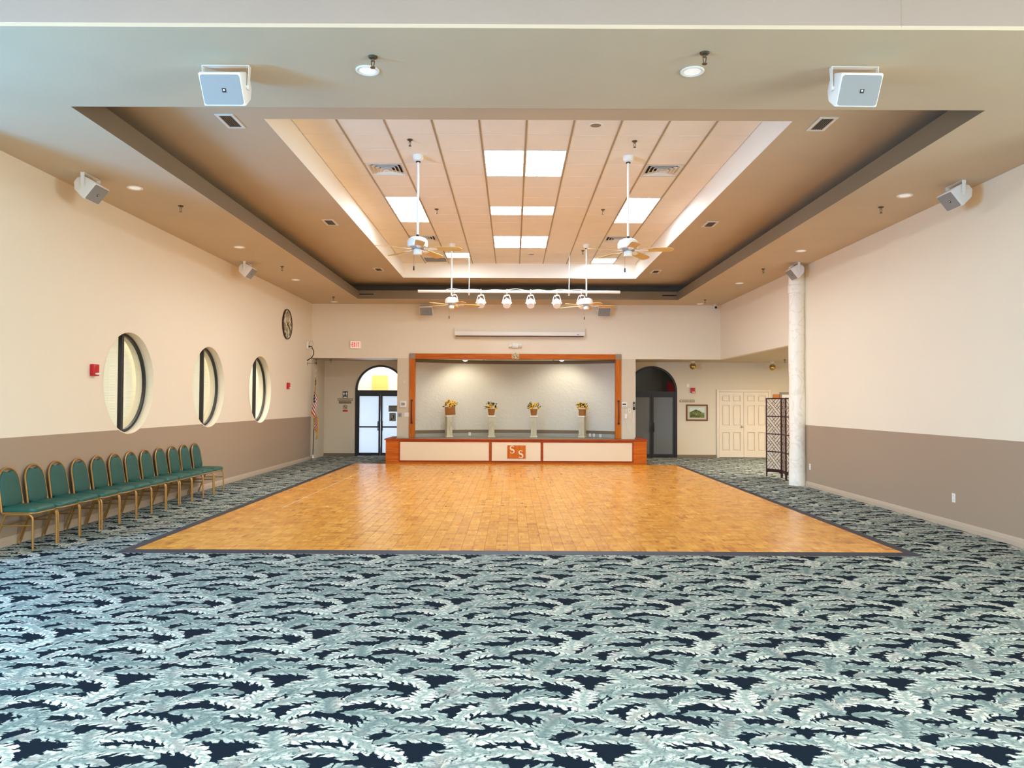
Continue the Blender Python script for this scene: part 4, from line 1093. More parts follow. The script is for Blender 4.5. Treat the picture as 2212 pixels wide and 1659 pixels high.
# panelled double door
a = onY(1552.8, 847, YA); b_ = onY(1659, 847, YA)
dl, dr_, dt = a.x, b_.x, a.z + 0.005
e = thing('door_3', 'cream six-panel double door with a round knob', 'door', ((dl + dr_) / 2, YA, 0)); struct(e)
hw_ = (dr_ - dl) / 2
for sg in (-1, 1): MB().box((sg * hw_, -0.045, 0.001), (sg * (hw_ + 0.075), -0.001, dt + 0.075)).obj('casing', M_doorw, e, bevel=0.006, seg=2)
MB().box((-hw_, -0.045, dt), (hw_, -0.001, dt + 0.075)).obj('casing', M_doorw, e, bevel=0.006, seg=2)
for sg in (-1, 1):
    lf = bpy.data.objects.new('door_leaf', None); COL.objects.link(lf); lf.parent = e
    x0, x1 = 0.004, hw_ - 0.005
    W = x1 - x0; h = dt - 0.02
    MB().box((sg * x0, -0.006, 0.014), (sg * x1, -0.001, dt - 0.004)).obj('slab', M_doorw, lf, smooth=0)
    cols_ = (0.0, 0.13, 0.44, 0.58, 0.89, 1.0); rws = (0.0, 0.10, 0.385, 0.485, 0.80, 0.855, 0.95, 1.0)
    b = MB()
    for c0, c1 in ((0, 1), (2, 3), (4, 5)): b.box((sg * (x0 + W * cols_[c0]), -0.034, 0.014), (sg * (x0 + W * cols_[c1]), -0.006, 0.014 + h))
    for r0, r1 in ((0, 1), (2, 3), (4, 5), (6, 7)):
        for c0, c1 in ((1, 2), (3, 4)): b.box((sg * (x0 + W * cols_[c0]), -0.034, 0.014 + h * rws[r0]), (sg * (x0 + W * cols_[c1]), -0.006, 0.014 + h * rws[r1]))
    b.obj('stiles_and_rails', M_doorw, lf, smooth=0)
    for c0, c1 in ((0.13, 0.44), (0.58, 0.89)):
        for z0, z1 in ((0.10, 0.385), (0.485, 0.80), (0.855, 0.95)):
            MB().box((sg * (x0 + W * c0 + 0.022), -0.026, 0.014 + h * z0 + 0.022), (sg * (x0 + W * c1 - 0.022), -0.006, 0.014 + h * z1 - 0.022)).obj('panel', M_doorw, lf, bevel=0.017)
kb = MB().cyl((-0.06, -0.03, 0.94), (-0.06, -0.04, 0.94), 0.032, n=16).cyl((-0.06, -0.04, 0.94), (-0.06, -0.07, 0.94), 0.011, n=10).sphere((-0.06, -0.085, 0.94), 0.03, 14, 8)
kb.obj('door_knob', M_chrome, e)
MB().box((-hw_, -0.03, 0.001), (hw_, -0.001, 0.012)).obj('threshold', M_maho, e)
# service opening beyond it, mostly hidden
a = onY(1669.5, 852, YA); b_ = onY(1684, 849.5, YA); c = onY(1690, 856, YA)
e = thing('door_4', 'honey wood cupboard door beside a grey framed opening, behind the screen', 'door', (a.x, YA, 0)); struct(e)
MB().box((0, -0.03, 0.001), (b_.x - a.x - 0.01, -0.001, a.z)).obj('wood_panel', M_orangew, e, bevel=0.006)
MB().box((0.035, -0.036, 0.1), (b_.x - a.x - 0.045, -0.03, a.z - 0.06)).obj('inset', M_orangew, e, bevel=0.004)
fx0 = b_.x - a.x; MB().box((fx0, -0.04, 0.001), (fx0 + 0.06, -0.001, b_.z + 0.03)).box((fx0 + 0.06, -0.04, b_.z - 0.04), (fx0 + 0.9, -0.001, b_.z + 0.03)).obj('opening_frame', M_corner, e, bevel=0.004)
MB().box((fx0 + 0.06, -0.02, 0.9), (fx0 + 0.9, -0.001, b_.z - 0.04)).obj('white_board', M_white, e, smooth=0)

# ================================================================== signs and devices on the far walls
def sign_bar(x0, y0, x1, y1, Y, lb, words, light=True, rz=0):
    a = onY(x0, y0, Y); b_ = onY(x1, y1, Y); w_, h_ = b_.x - a.x, a.z - b_.z
    e = thing('door_sign', lb, 'sign', ((a.x + b_.x) / 2, Y - 0.001, (a.z + b_.z) / 2))
    MB().box((-w_ / 2, -0.01, -h_ / 2), (w_ / 2, 0, h_ / 2)).obj('sign_frame', M_signdk, e, bevel=0.002)
    f_ = h_ * 0.2
    MB().box((-w_ / 2 + f_, -0.012, -h_ / 2 + f_), (w_ / 2 - f_, -0.0095, h_ / 2 - f_)).obj('face', M_signlt if light else M_corner, e, smooth=0)
    for u0, u1 in words:
        x = -w_ / 2 + w_ * u0
        while x < -w_ / 2 + w_ * u1:
            MB().box((x, -0.0132, -h_ * 0.13), (x + 0.011, -0.012, h_ * 0.13)).obj('letter_stroke', M_signdk, e, smooth=0); x += 0.018
sign_bar(729.6, 860.3, 761.4, 865.6, YA, 'upper of two narrow brown bordered room signs beside the lit door', ((0.12, 0.53), (0.58, 0.86)))
sign_bar(732.3, 866.6, 758.8, 871.8, YA, 'lower, shorter of two narrow brown room signs beside the lit door', ((0.12, 0.58), (0.62, 0.86)), False)
sign_bar(1468, 863.4, 1500, 869.2, YA, 'narrow brown bordered room sign above the framed landscape', ((0.16, 0.58), (0.63, 0.88)))
a = onY(740.4, 845.2, YA); b_ = onY(751.1, 860, YA); w_, h_ = b_.x - a.x, a.z - b_.z
e = thing('restroom_sign', 'dark restroom sign with white figures of a woman and a man', 'sign', ((a.x + b_.x) / 2, YA - 0.001, (a.z + b_.z) / 2))
MB().box((-w_ / 2, -0.008, -h_ / 2), (w_ / 2, 0, h_ / 2)).obj('board', M_signblk, e, bevel=0.004)
for sg in (-1, 1):
    b = MB().sphere((sg * 0.036, -0.009, 0.078), 0.011, 10, 6, sq=(1, 0.2, 1))
    b.prism([(-0.018, 0.03), (0.018, 0.03), (0.022, -0.01), (0.012, -0.012), (0.010, -0.055), (-0.010, -0.055), (-0.012, -0.012), (-0.022, -0.01)] if sg > 0 else [(-0.012, 0.03), (0.012, 0.03), (0.026, -0.02), (0.012, -0.022), (0.010, -0.055), (-0.010, -0.055), (-0.012, -0.022), (-0.026, -0.02)], 0, 0.002, faceM(sg * 0.036, -0.008, 0.03))
    b.obj('figure', M_white, e, smooth=0)
MB().box((-0.055, -0.010, -0.095), (0.055, -0.008, -0.062)).obj('text_strip', M_white, e, smooth=0)
a = onY(740.5, 874, YA); b_ = onY(751, 889.2, YA); w_, h_ = b_.x - a.x, a.z - b_.z
e = thing('no_smoking_sign', 'no smoking sign with a crossed circle over a red bar', 'sign', ((a.x + b_.x) / 2, YA - 0.001, (a.z + b_.z) / 2))
MB().box((-w_ / 2, -0.004, -h_ / 2), (w_ / 2, 0, h_ / 2)).obj('board', M_signlt, e, smooth=0)
MB().tube([(0.058 * math.cos(2 * PI * i / 28), -0.006, 0.032 + 0.058 * math.sin(2 * PI * i / 28)) for i in range(28)], 0.006, 6, True).obj('ring', M_signdk, e)
MB().tube([(-0.04, -0.006, 0.073), (0.04, -0.006, -0.009)], 0.008, 6).obj('slash', M_signdk, e)
MB().box((-0.035, -0.006, 0.024), (0.03, -0.004, 0.038)).box((0.018, -0.006, 0.038), (0.026, -0.004, 0.06)).obj('cigarette', M_signblk, e, smooth=0)
MB().box((-w_ / 2, -0.006, -h_ / 2), (w_ / 2, -0.004, -h_ / 2 + 0.05)).obj('red_bar', M_red, e, smooth=0)
q = onY(757.6, 829.5, YA); plate('alarm_box', 'small beige alarm plate above the restroom sign', 'plate', q, 0.085, 0.115, kind='none', m=M_alc)

# EXIT sign
a = onY(756.9, 736.2, YB); b_ = onY(780.2, 753.3, YB); w_, h_ = b_.x - a.x, a.z - b_.z
e = thing('exit_sign', 'white EXIT sign with red letters above the left opening', 'sign', ((a.x + b_.x) / 2, YB - 0.001, (a.z + b_.z) / 2))
MB().box((-w_ / 2, -0.05, -h_ / 2), (w_ / 2, 0, h_ / 2)).obj('housing', M_wplastic, e, bevel=0.006)
MB().box((-w_ / 2 + 0.015, -0.053, -h_ / 2 + 0.015), (w_ / 2 - 0.015, -0.049, h_ / 2 - 0.015)).obj('face', M_exitlit, e, smooth=0)
lh, lw, sw = 0.125, 0.042, 0.015
LET = {'E': [(0, 0, sw, lh), (sw, 0, lw, sw), (sw, lh / 2 - sw / 2, lw * 0.85, lh / 2 + sw / 2), (sw, lh - sw, lw, lh)], 'I': [(lw / 2 - sw / 2, 0, lw / 2 + sw / 2, lh)], 'T': [(lw / 2 - sw / 2, 0, lw / 2 + sw / 2, lh - sw), (0, lh - sw, lw, lh)]}
for k, ch in enumerate('EXIT'):
    x = -0.098 + k * 0.054; b = MB()
    if ch == 'X':
        b.prism([(0, 0), (sw, 0), (lw, lh), (lw - sw, lh)], 0, 0.003, faceM(x, -0.053, -lh / 2)).prism([(lw - sw, 0), (lw, 0), (sw, lh), (0, lh)], 0, 0.0034, faceM(x, -0.053, -lh / 2))
    else:
        for q_ in LET[ch]: b.box((x + q_[0], -0.056, -lh / 2 + q_[1]), (x + q_[2], -0.053, -lh / 2 + q_[3]))
    b.obj('letter', M_exitred, e, smooth=0)
MB().prism([(-0.012, 0), (0.010, 0.014), (0.010, -0.014)], 0, 0.003, faceM(-0.122, -0.053, 0)).obj('arrow', M_exitred, e, smooth=0)

# thermostat and plates left and right of the stage
def thermostat(x0, y0, x1, y1, lb, big):
    a = onY(x0, y0, YB); b_ = onY(x1, y1, YB); w_, h_ = b_.x - a.x, a.z - b_.z
    e = thing('thermostat', lb, 'thermostat', ((a.x + b_.x) / 2, YB - 0.001, (a.z + b_.z) / 2))
    MB().box((-w_ / 2, -0.035, -h_ / 2), (w_ / 2, 0, h_ / 2)).obj('housing', M_wplastic, e, bevel=0.012, seg=2)
    MB().box((-w_ * (0.28 if big else 0.36), -0.038, -h_ * 0.18 if big else 0.0), (w_ * 0.28, -0.034, h_ * 0.26)).obj('display', M_gplastic if big else M_darkroom, e, bevel=0.002)
    if not big: MB().box((-w_ * 0.4, -0.038, -h_ * 0.3), (w_ * 0.35, -0.034, -h_ * 0.22)).obj('button_row', M_gplastic, e, smooth=0)
thermostat(864, 866.5, 877.8, 880, 'square thermostat in a clear cover left of the stage frame', True)
thermostat(1342.4, 869, 1355, 880.5, 'white thermostat right of the stage frame', False)
q = onY(863.6, 896.3, YB); plate('key_plate', 'grey key switch plate by the edge of the left pier', 'switch', q, 0.10, 0.115, kind='key', m=M_gplastic)
q = onY(879.2, 895.8, YB); plate('light_switch', 'white triple switch plate beside the left frame post', 'switch', q, 0.15, 0.115, kind='switch3')
q = onY(873.6, 825, YB); plate('door_chime', 'tiny white tab high on the left pier', 'plate', q, 0.02, 0.05, kind='none')
q = onY(1352.2, 887.3, YB); plate('phone_jack', 'beige jack plate with dark plugs under the right thermostat', 'outlet', q, 0.07, 0.10, kind='outlet', m=M_signlt)
q = onY(1359.6, 886.8, YB); plate('light_switch', 'white single switch plate right of the jack plate', 'switch', q, 0.065, 0.11, kind='switch1')
q = onY(1351.6, 899.4, YB)
e = thing('phone_adapter', 'white wall box with a hanging cord, lowest on the right pier', 'adapter', q)
MB().box((-0.035, -0.05, -0.06), (0.035, -0.001, 0.06)).obj('housing', M_wplastic, e, bevel=0.006)
qq = onY(1370, 886, YB) - q
cp = []
for t in range(25):
    u = t / 24.0; cp.append((0.01 + (qq.x - 0.03) * u, -0.012, -0.06 - 0.42 * math.sin(PI * u) ** 0.8 * (1 - 0.12 * u) + (qq.z + 0.0) * u * u))
MB().tube(cp, 0.006, 6).obj('cord', M_wplastic, e)
q = onY(1369.2, 877.5, YB)
e = thing('wall_phone', 'dark handset hanging by the right edge of the pier', 'phone', q)
MB().box((-0.03, -0.045, -0.11), (0.03, -0.001, 0.11)).obj('handset', M_bplastic, e, bevel=0.012, seg=2)
MB().box((-0.022, -0.049, -0.02), (0.022, -0.044, 0.07)).obj('keypad', M_gplastic, e, smooth=0)
MB().cyl((0.0, -0.02, 0.11), (0.0, -0.02, 0.15), 0.006, n=8).obj('aerial', M_bplastic, e)

# projection screen case, emergency light
a = onY(983.2, 716.2, YB); b_ = onY(1262, 727.5, YB)
e = thing('projection_screen', 'long white rolled up projection screen case above the stage', 'screen', ((a.x + b_.x) / 2, YB - 0.02, a.z - 0.07))
hw_ = (b_.x - a.x) / 2
MB().box((-hw_, -0.17, -0.055), (hw_, -0.05, 0.06)).obj('case', M_wplastic, e, bevel=0.012, seg=2)
MB().box((-hw_ + 0.03, -0.14, -0.085), (hw_ - 0.03, -0.12, -0.06)).obj('bottom_bar', M_maho, e, bevel=0.004)
MB().box((hw_ - 0.22, -0.174, -0.03), (hw_ - 0.16, -0.169, -0.015)).obj('badge', M_bplastic, e, smooth=0)
for sg in (-1, 1):
    MB().tube([(sg * (hw_ - 0.01), -0.11, 0.055), (sg * (hw_ - 0.01), -0.10, 0.12), (sg * (hw_ + 0.0), -0.06, 0.17), (sg * hw_, 0.0, 0.17)], 0.012, 8).obj('bracket', M_white, e)
    MB().box((sg * (hw_ + 0.005), -0.16, -0.05), (sg * hw_, -0.06, 0.055)).obj('end_cap', M_white, e, bevel=0.002)
q = onY(1113, 747.2, YB)
e = thing('emergency_light', 'cream twin head emergency light over the stage frame', 'light', q)
MB().box((-0.085, -0.07, -0.06), (0.085, -0.001, 0.065)).obj('housing', M_wplastic, e, bevel=0.008, seg=2)
for sg in (-1, 1):
    M = basis((0, 0, 1), (0, 1, 0), (sg, 0, 0), (sg * 0.088, -0.045, 0.0))
    MB().lathe([(0.04, 0.0), (0.05, 0.03), (0.06, 0.075), (0.06, 0.095), (0.05, 0.10)], 18, M).obj('lamp_head', M_wplastic, e)
# security camera in the back right corner
q = onY(1544.5, 664.5, 21.2)
e = thing('security_camera', 'small white security camera in the back right ceiling corner', 'camera', (q.x, 21.2, ZS))
MB().cyl((0, 0, 0), (0, 0, -0.03), 0.045, n=16).obj('mount', M_wplastic, e)
MB().cyl((0, 0, -0.03), (0, -0.02, -0.07), 0.018, n=10).obj('neck', M_wplastic, e)
MB().cyl((0, 0.05, -0.075), (0, -0.085, -0.095), 0.042, n=18).obj('body', M_wplastic, e)
MB().cyl((0, -0.084, -0.095), (0, -0.094, -0.0965), 0.034, n=16).obj('lens', M_bplastic, e)

# framed landscape
a = onY(1481.8, 873.8, YA); b_ = onY(1528.8, 909.2, YA); w_, h_ = b_.x - a.x, a.z - b_.z
e = thing('framed_picture', 'framed green landscape picture between the right arch and the double door', 'picture', ((a.x + b_.x) / 2, YA - 0.001, (a.z + b_.z) / 2))
f_ = 0.042
for q_ in (((-w_ / 2, -h_ / 2), (w_ / 2, -h_ / 2 + f_)), ((-w_ / 2, h_ / 2 - f_), (w_ / 2, h_ / 2)), ((-w_ / 2, -h_ / 2 + f_), (-w_ / 2 + f_, h_ / 2 - f_)), ((w_ / 2 - f_, -h_ / 2 + f_), (w_ / 2, h_ / 2 - f_))):
    MB().box((q_[0][0], -0.028, q_[0][1]), (q_[1][0], 0, q_[1][1])).obj('frame_rail', M_picframe, e, bevel=0.006)
MB().box((-w_ / 2 + f_, -0.012, -h_ / 2 + f_), (w_ / 2 - f_, -0.002, h_ / 2 - f_)).obj('mat_board', M_panelcream, e, smooth=0)
def landscape():
    m = mat('landscape_print', rgb(120, 120, 60), 0.4)
    nt, N, L = nodes(m); q = NG(nt); b = N['Principled BSDF']
    tc = N.new('ShaderNodeTexCoord'); s = N.new('ShaderNodeSeparateXYZ'); L.new(tc.outputs['Object'], s.inputs[0])
    n = N.new('ShaderNodeTexNoise'); n.inputs['Scale'].default_value = 9; n.inputs['Detail'].default_value = 5; n.inputs['Distortion'].default_value = 1.2
    mp = N.new('ShaderNodeMapping'); mp.inputs['Scale'].default_value = (1, 1, 2.2); L.new(tc.outputs['Object'], mp.inputs['Vector']); L.new(mp.outputs[0], n.inputs['Vector'])
    r = N.new('ShaderNodeValToRGB'); cr = r.color_ramp
    cr.elements[0].position = 0.3; cr.elements[0].color = rgb(58, 40, 20); cr.elements[1].position = 0.72; cr.elements[1].color = rgb(206, 196, 140)
    for p_, c_ in ((0.45, rgb(96, 98, 30)), (0.58, rgb(142, 140, 60))):
        k = cr.elements.new(p_); k.color = c_
    L.new(n.outputs['Fac'], r.inputs[0])
    xx = q.m('ABSOLUTE', q.m('ADD', s.outputs['X'], 0.03))
    sky = q.sstep(q.m('ADD', q.m('ADD', s.outputs['Z'], q.m('MULTIPLY', xx, 0.38)), q.m('MULTIPLY', q.m('SUBTRACT', n.outputs['Fac'], 0.5), 0.10)), 0.085, 0.105)
    L.new(q.mixc(sky, r.outputs[0], rgb(238, 234, 226)), b.inputs['Base Color'])
    return m
MB().box((-w_ / 2 + 0.105, -0.0135, -h_ / 2 + 0.095), (w_ / 2 - 0.105, -0.0118, h_ / 2 - 0.09)).obj('print', landscape(), e, smooth=0)
MB().box((-w_ / 2 + f_, -0.018, -h_ / 2 + f_), (w_ / 2 - f_, -0.0165, h_ / 2 - f_)).obj('glazing', M_glass, e, smooth=0)

# fire alarm strobes
def strobe(loc, n, lb, s_=1.0):
    n = Vector(n); up = Vector((0, 0, 1)); xa = n.cross(up) * -1
    e = thing('fire_alarm', lb, 'alarm', loc, 0, 'red fire alarm strobes')
    M = basis(xa, up, n, (0, 0, 0)) @ Matrix.Scale(s_, 4)
    MB().box((-0.065, -0.08, 0.001), (0.065, 0.08, 0.062), M).obj('housing', M_red, e, bevel=0.008, seg=2)
    MB().cyl((0, 0.025, 0.062), (0, 0.025, 0.066), 0.036, n=20, M=M).obj('sounder', M_red, e)
    MB().prism([(-0.045, -0.038), (0.045, -0.038), (0.05, -0.05), (0.035, -0.062), (-0.035, -0.062), (-0.05, -0.05)], 0.062, 0.095, M).obj('strobe_lens', M_white, e, bevel=0.006, seg=2)
strobe(onX(199.5, 799.5, XL), (1, 0, 0), 'red fire alarm strobe left of the nearest round window')
strobe(onX(620.5, 833.5, XL), (1, 0, 0), 'red fire alarm strobe between the farthest round window and the flag')
strobe(onY(1496.2, 843.5, YA), (0, -1, 0), 'red fire alarm strobe above the framed landscape')
q = onY(1486, 832.8, YA); plate('sensor_plate', 'small white sensor plate touching the red strobe, back wall', 'plate', q, 0.07, 0.095, kind='none')

# clock on the left wall
q = onX(619, 700.5, XL)
e = thing('wall_clock', 'large round antique map wall clock with dark hands', 'clock', q)
CR = (onX(619, 668, XL).z - onX(619, 733.5, XL).z) / 2
M = basis((0, 1, 0), (0, 0, 1), (1, 0, 0), (0, 0, 0))
def clockface():
    m = mat('clock_map_face', rgb(186, 172, 134), 0.5)
    nt, N, L = nodes(m); b = N['Principled BSDF']
    tc = N.new('ShaderNodeTexCoord'); n = N.new('ShaderNodeTexNoise'); n.inputs['Scale'].default_value = 7; n.inputs['Detail'].default_value = 5; n.inputs['Distortion'].default_value = 0.6
    L.new(tc.outputs['Object'], n.inputs['Vector'])
    r = N.new('ShaderNodeValToRGB'); cr = r.color_ramp
    cr.elements[0].position = 0.36; cr.elements[0].color = rgb(120, 110, 80); cr.elements[1].position = 0.62; cr.elements[1].color = rgb(236, 226, 190)
    k = cr.elements.new(0.5); k.color = rgb(172, 160, 120)
    L.new(n.outputs['Fac'], r.inputs[0]); L.new(r.outputs[0], b.inputs['Base Color'])
    return m
MB().lathe([(CR, 0.001), (CR, 0.035), (CR - 0.012, 0.042), (CR - 0.024, 0.036), (CR - 0.024, 0.02)], 48, M).obj('rim', M_maho, e)
MB().cyl((0, 0, 0.018), (0, 0, 0.024), CR - 0.024, n=48, M=M).obj('face', clockface(), e)
NUM = {0: 'XII', 1: 'I', 2: 'II', 3: 'III', 4: 'IIII', 5: 'V', 6: 'VI', 7: 'VII', 8: 'VIII', 9: 'IX', 10: 'X', 11: 'XI'}
for k in range(12):
    a = PI / 2 - k * PI / 6; c = (CR * 0.76 * math.cos(a), CR * 0.76 * math.sin(a))
    T = M @ Matrix.Translation((c[0], c[1], 0.024)) @ Matrix.Rotation(a - PI / 2, 4, 'Z')
    nw = {'I': 0.014, 'V': 0.032, 'X': 0.032}; tot = sum(nw[ch] for ch in NUM[k]); x = -tot / 2; b = MB(); hh = 0.034
    for ch in NUM[k]:
        w1 = nw[ch]; s_ = 0.007
        if ch == 'I': b.box((x + w1 / 2 - s_ / 2, -hh, 0), (x + w1 / 2 + s_ / 2, hh, 0.002), T)
        elif ch == 'V': b.prism([(x, hh), (x + s_, hh), (x + w1 / 2 + s_ / 2, -hh), (x + w1 / 2 - s_ / 2, -hh)], 0, 0.002, T).prism([(x + w1 - s_, hh), (x + w1, hh), (x + w1 / 2 + s_ / 2, -hh), (x + w1 / 2 - s_ / 2, -hh)], 0, 0.0021, T)
        else: b.prism([(x, hh), (x + s_, hh), (x + w1, -hh), (x + w1 - s_, -hh)], 0, 0.002, T).prism([(x + w1 - s_, hh), (x + w1, hh), (x + s_, -hh), (x, -hh)], 0, 0.0021, T)
        x += w1
    b.obj('numeral', M_signblk, e, smooth=0)
for ang, L, wd, nm in ((R(28), 0.5, 0.022, 'hour_hand'), (R(-32), 0.74, 0.016, 'minute_hand')):
    T = M @ Matrix.Translation((0, 0, 0.030 if nm == 'hour_hand' else 0.034)) @ Matrix.Rotation(ang, 4, 'Z')
    MB().prism([(-CR * 0.22, -wd / 2), (CR * L * 0.85, -wd / 2), (CR * L, 0), (CR * L * 0.85, wd / 2), (-CR * 0.22, wd / 2)], 0, 0.003, T).obj(nm, M_signblk, e, smooth=0)
MB().cyl((0, 0, 0.024), (0, 0, 0.04), 0.012, n=12, M=M).obj('hub', M_signblk, e)

# wireless unit with cable high in the left corner, and a slim bracket
q = onX(662.5, 746, XL)
e = thing('wireless_unit', 'white wall unit with a drooping black cable in the left back corner', 'device', q)
MB().box((0.001, -0.05, -0.1), (0.05, 0.05, 0.1)).obj('housing', M_wplastic, e, bevel=0.012, seg=2)
MB().tube([(0.05, 0.02, -0.02), (0.12, 0.05, -0.03), (0.17, 0.08, -0.14), (0.17, 0.08, -0.25), (0.12, 0.06, -0.34), (0.03, 0.04, -0.40), (0.003, 0.04, -0.42)], 0.013, 8).obj('cable', M_bplastic, e)
MB().tube([(0.05, 0.03, 0.03), (0.09, 0.04, 0.12), (0.14, 0.05, 0.12), (0.16, 0.06, 0.04), (0.12, 0.06, -0.10)], 0.004, 6).obj('thin_wire', M_bplastic, e)
MB().cyl((0.05, 0.02, -0.03), (0.085, 0.02, -0.035), 0.022, n=12).obj('plug', M_bplastic, e)
q = onX(663.5, 784.5, XL)
e = thing('wall_bracket', 'slim metal bracket arm below the black cable, left corner', 'bracket', q)
MB().tube([(0.001, 0, 0), (0.26, 0, 0.004)], 0.008, 8).obj('arm', M_gplastic, e)
MB().box((0.001, -0.02, -0.06), (0.008, 0.02, 0.02)).obj('base_plate', M_gplastic, e, bevel=0.002)
MB().cyl((0.25, 0, -0.03), (0.25, 0, 0.03), 0.016, n=10).obj('clamp', M_bplastic, e)
MB().tube([(0.25, 0, 0.03), (0.25, 0, 0.10), (0.17, 0, 0.12), (0.10, 0, 0.17)], 0.004, 6).obj('wire', M_bplastic, e)
MB().cyl((0.25, 0, 0.085), (0.25, 0, 0.115), 0.016, n=10).obj('clamp', M_bplastic, e)

# brass globe spotlights in the hall
for px, py, lb in ((1496.6, 791.7, 'left brass globe spotlight on the hall ceiling'), (1668.3, 793.8, 'right brass globe spotlight on the hall ceiling')):
    q = onY(px, py, 22.45)
    e = thing('globe_spotlight', lb, 'light', (q.x, 22.45, ZH), 0, 'brass globe spotlights')
    MB().lathe([(0.055, 0.0), (0.06, -0.02), (0.03, -0.03), (0.012, -0.035), (0.012, -0.06)], 18).obj('canopy', M_white, e)
    d = q.z - ZH
    MB().tube([(0.098 * math.cos(t), 0, d + 0.098 * math.sin(t)) for t in [PI * i / 14 for i in range(15)]], 0.006, 6).obj('yoke', M_brass, e)
    MB().sphere((0, 0, d), 0.088, 22, 14).obj('globe', M_brass, e)
    Mg = basis((1, 0, 0), (0, 0.6, 0.8), (0, -0.8, 0.6), (0, 0, d)) @ Matrix.Rotation(PI, 4, 'Y')
    MB().lathe([(0.06, 0.06), (0.064, 0.066), (0.058, 0.075), (0.05, 0.066)], 20, Mg).obj('lens_ring', M_brass, e)

# ================================================================== column and folding screen
q = thing('column', 'round cream plaster column with plain collar and base at the hall opening', 'column', (5.735, 15.3, 0))
def wob_lathe(r, z0, z1, n=32, k=28, amp=0.008, seed=1):
    rnd = random.Random(seed); vs = []; fs = []
    ph = [rnd.uniform(0, 6) for _ in range(6)]
    for i in range(k + 1):
        z = z0 + (z1 - z0) * i / k
        for j in range(n):
            a = 2 * PI * j / n
            rr = r + amp * (math.sin(z * 5.1 + ph[0] + 2 * a) * 0.5 + math.sin(z * 11 + ph[1] + a * 3) * 0.3 + math.sin(z * 2.3 + ph[2] - a) * 0.5)
            vs.append((rr * math.cos(a), rr * math.sin(a), z))
    for i in range(k):
        for j in range(n):
            j2 = (j + 1) % n; fs.append((i * n + j, i * n + j2, (i + 1) * n + j2, (i + 1) * n + j))
    return vs, fs
vs, fs = wob_lathe(0.158, 0.2, ZS - 0.002)
MB().add(vs, fs).obj('shaft', M_column, q, smooth=60)
MB().lathe([(0.166, 0.001), (0.168, 0.24), (0.164, 0.255), (0.155, 0.262)], 36).obj('base', M_column, q)
MB().lathe([(0.158, 3.86), (0.170, 3.864), (0.170, 4.02), (0.158, 4.03)], 36).obj('collar', M_column, q)

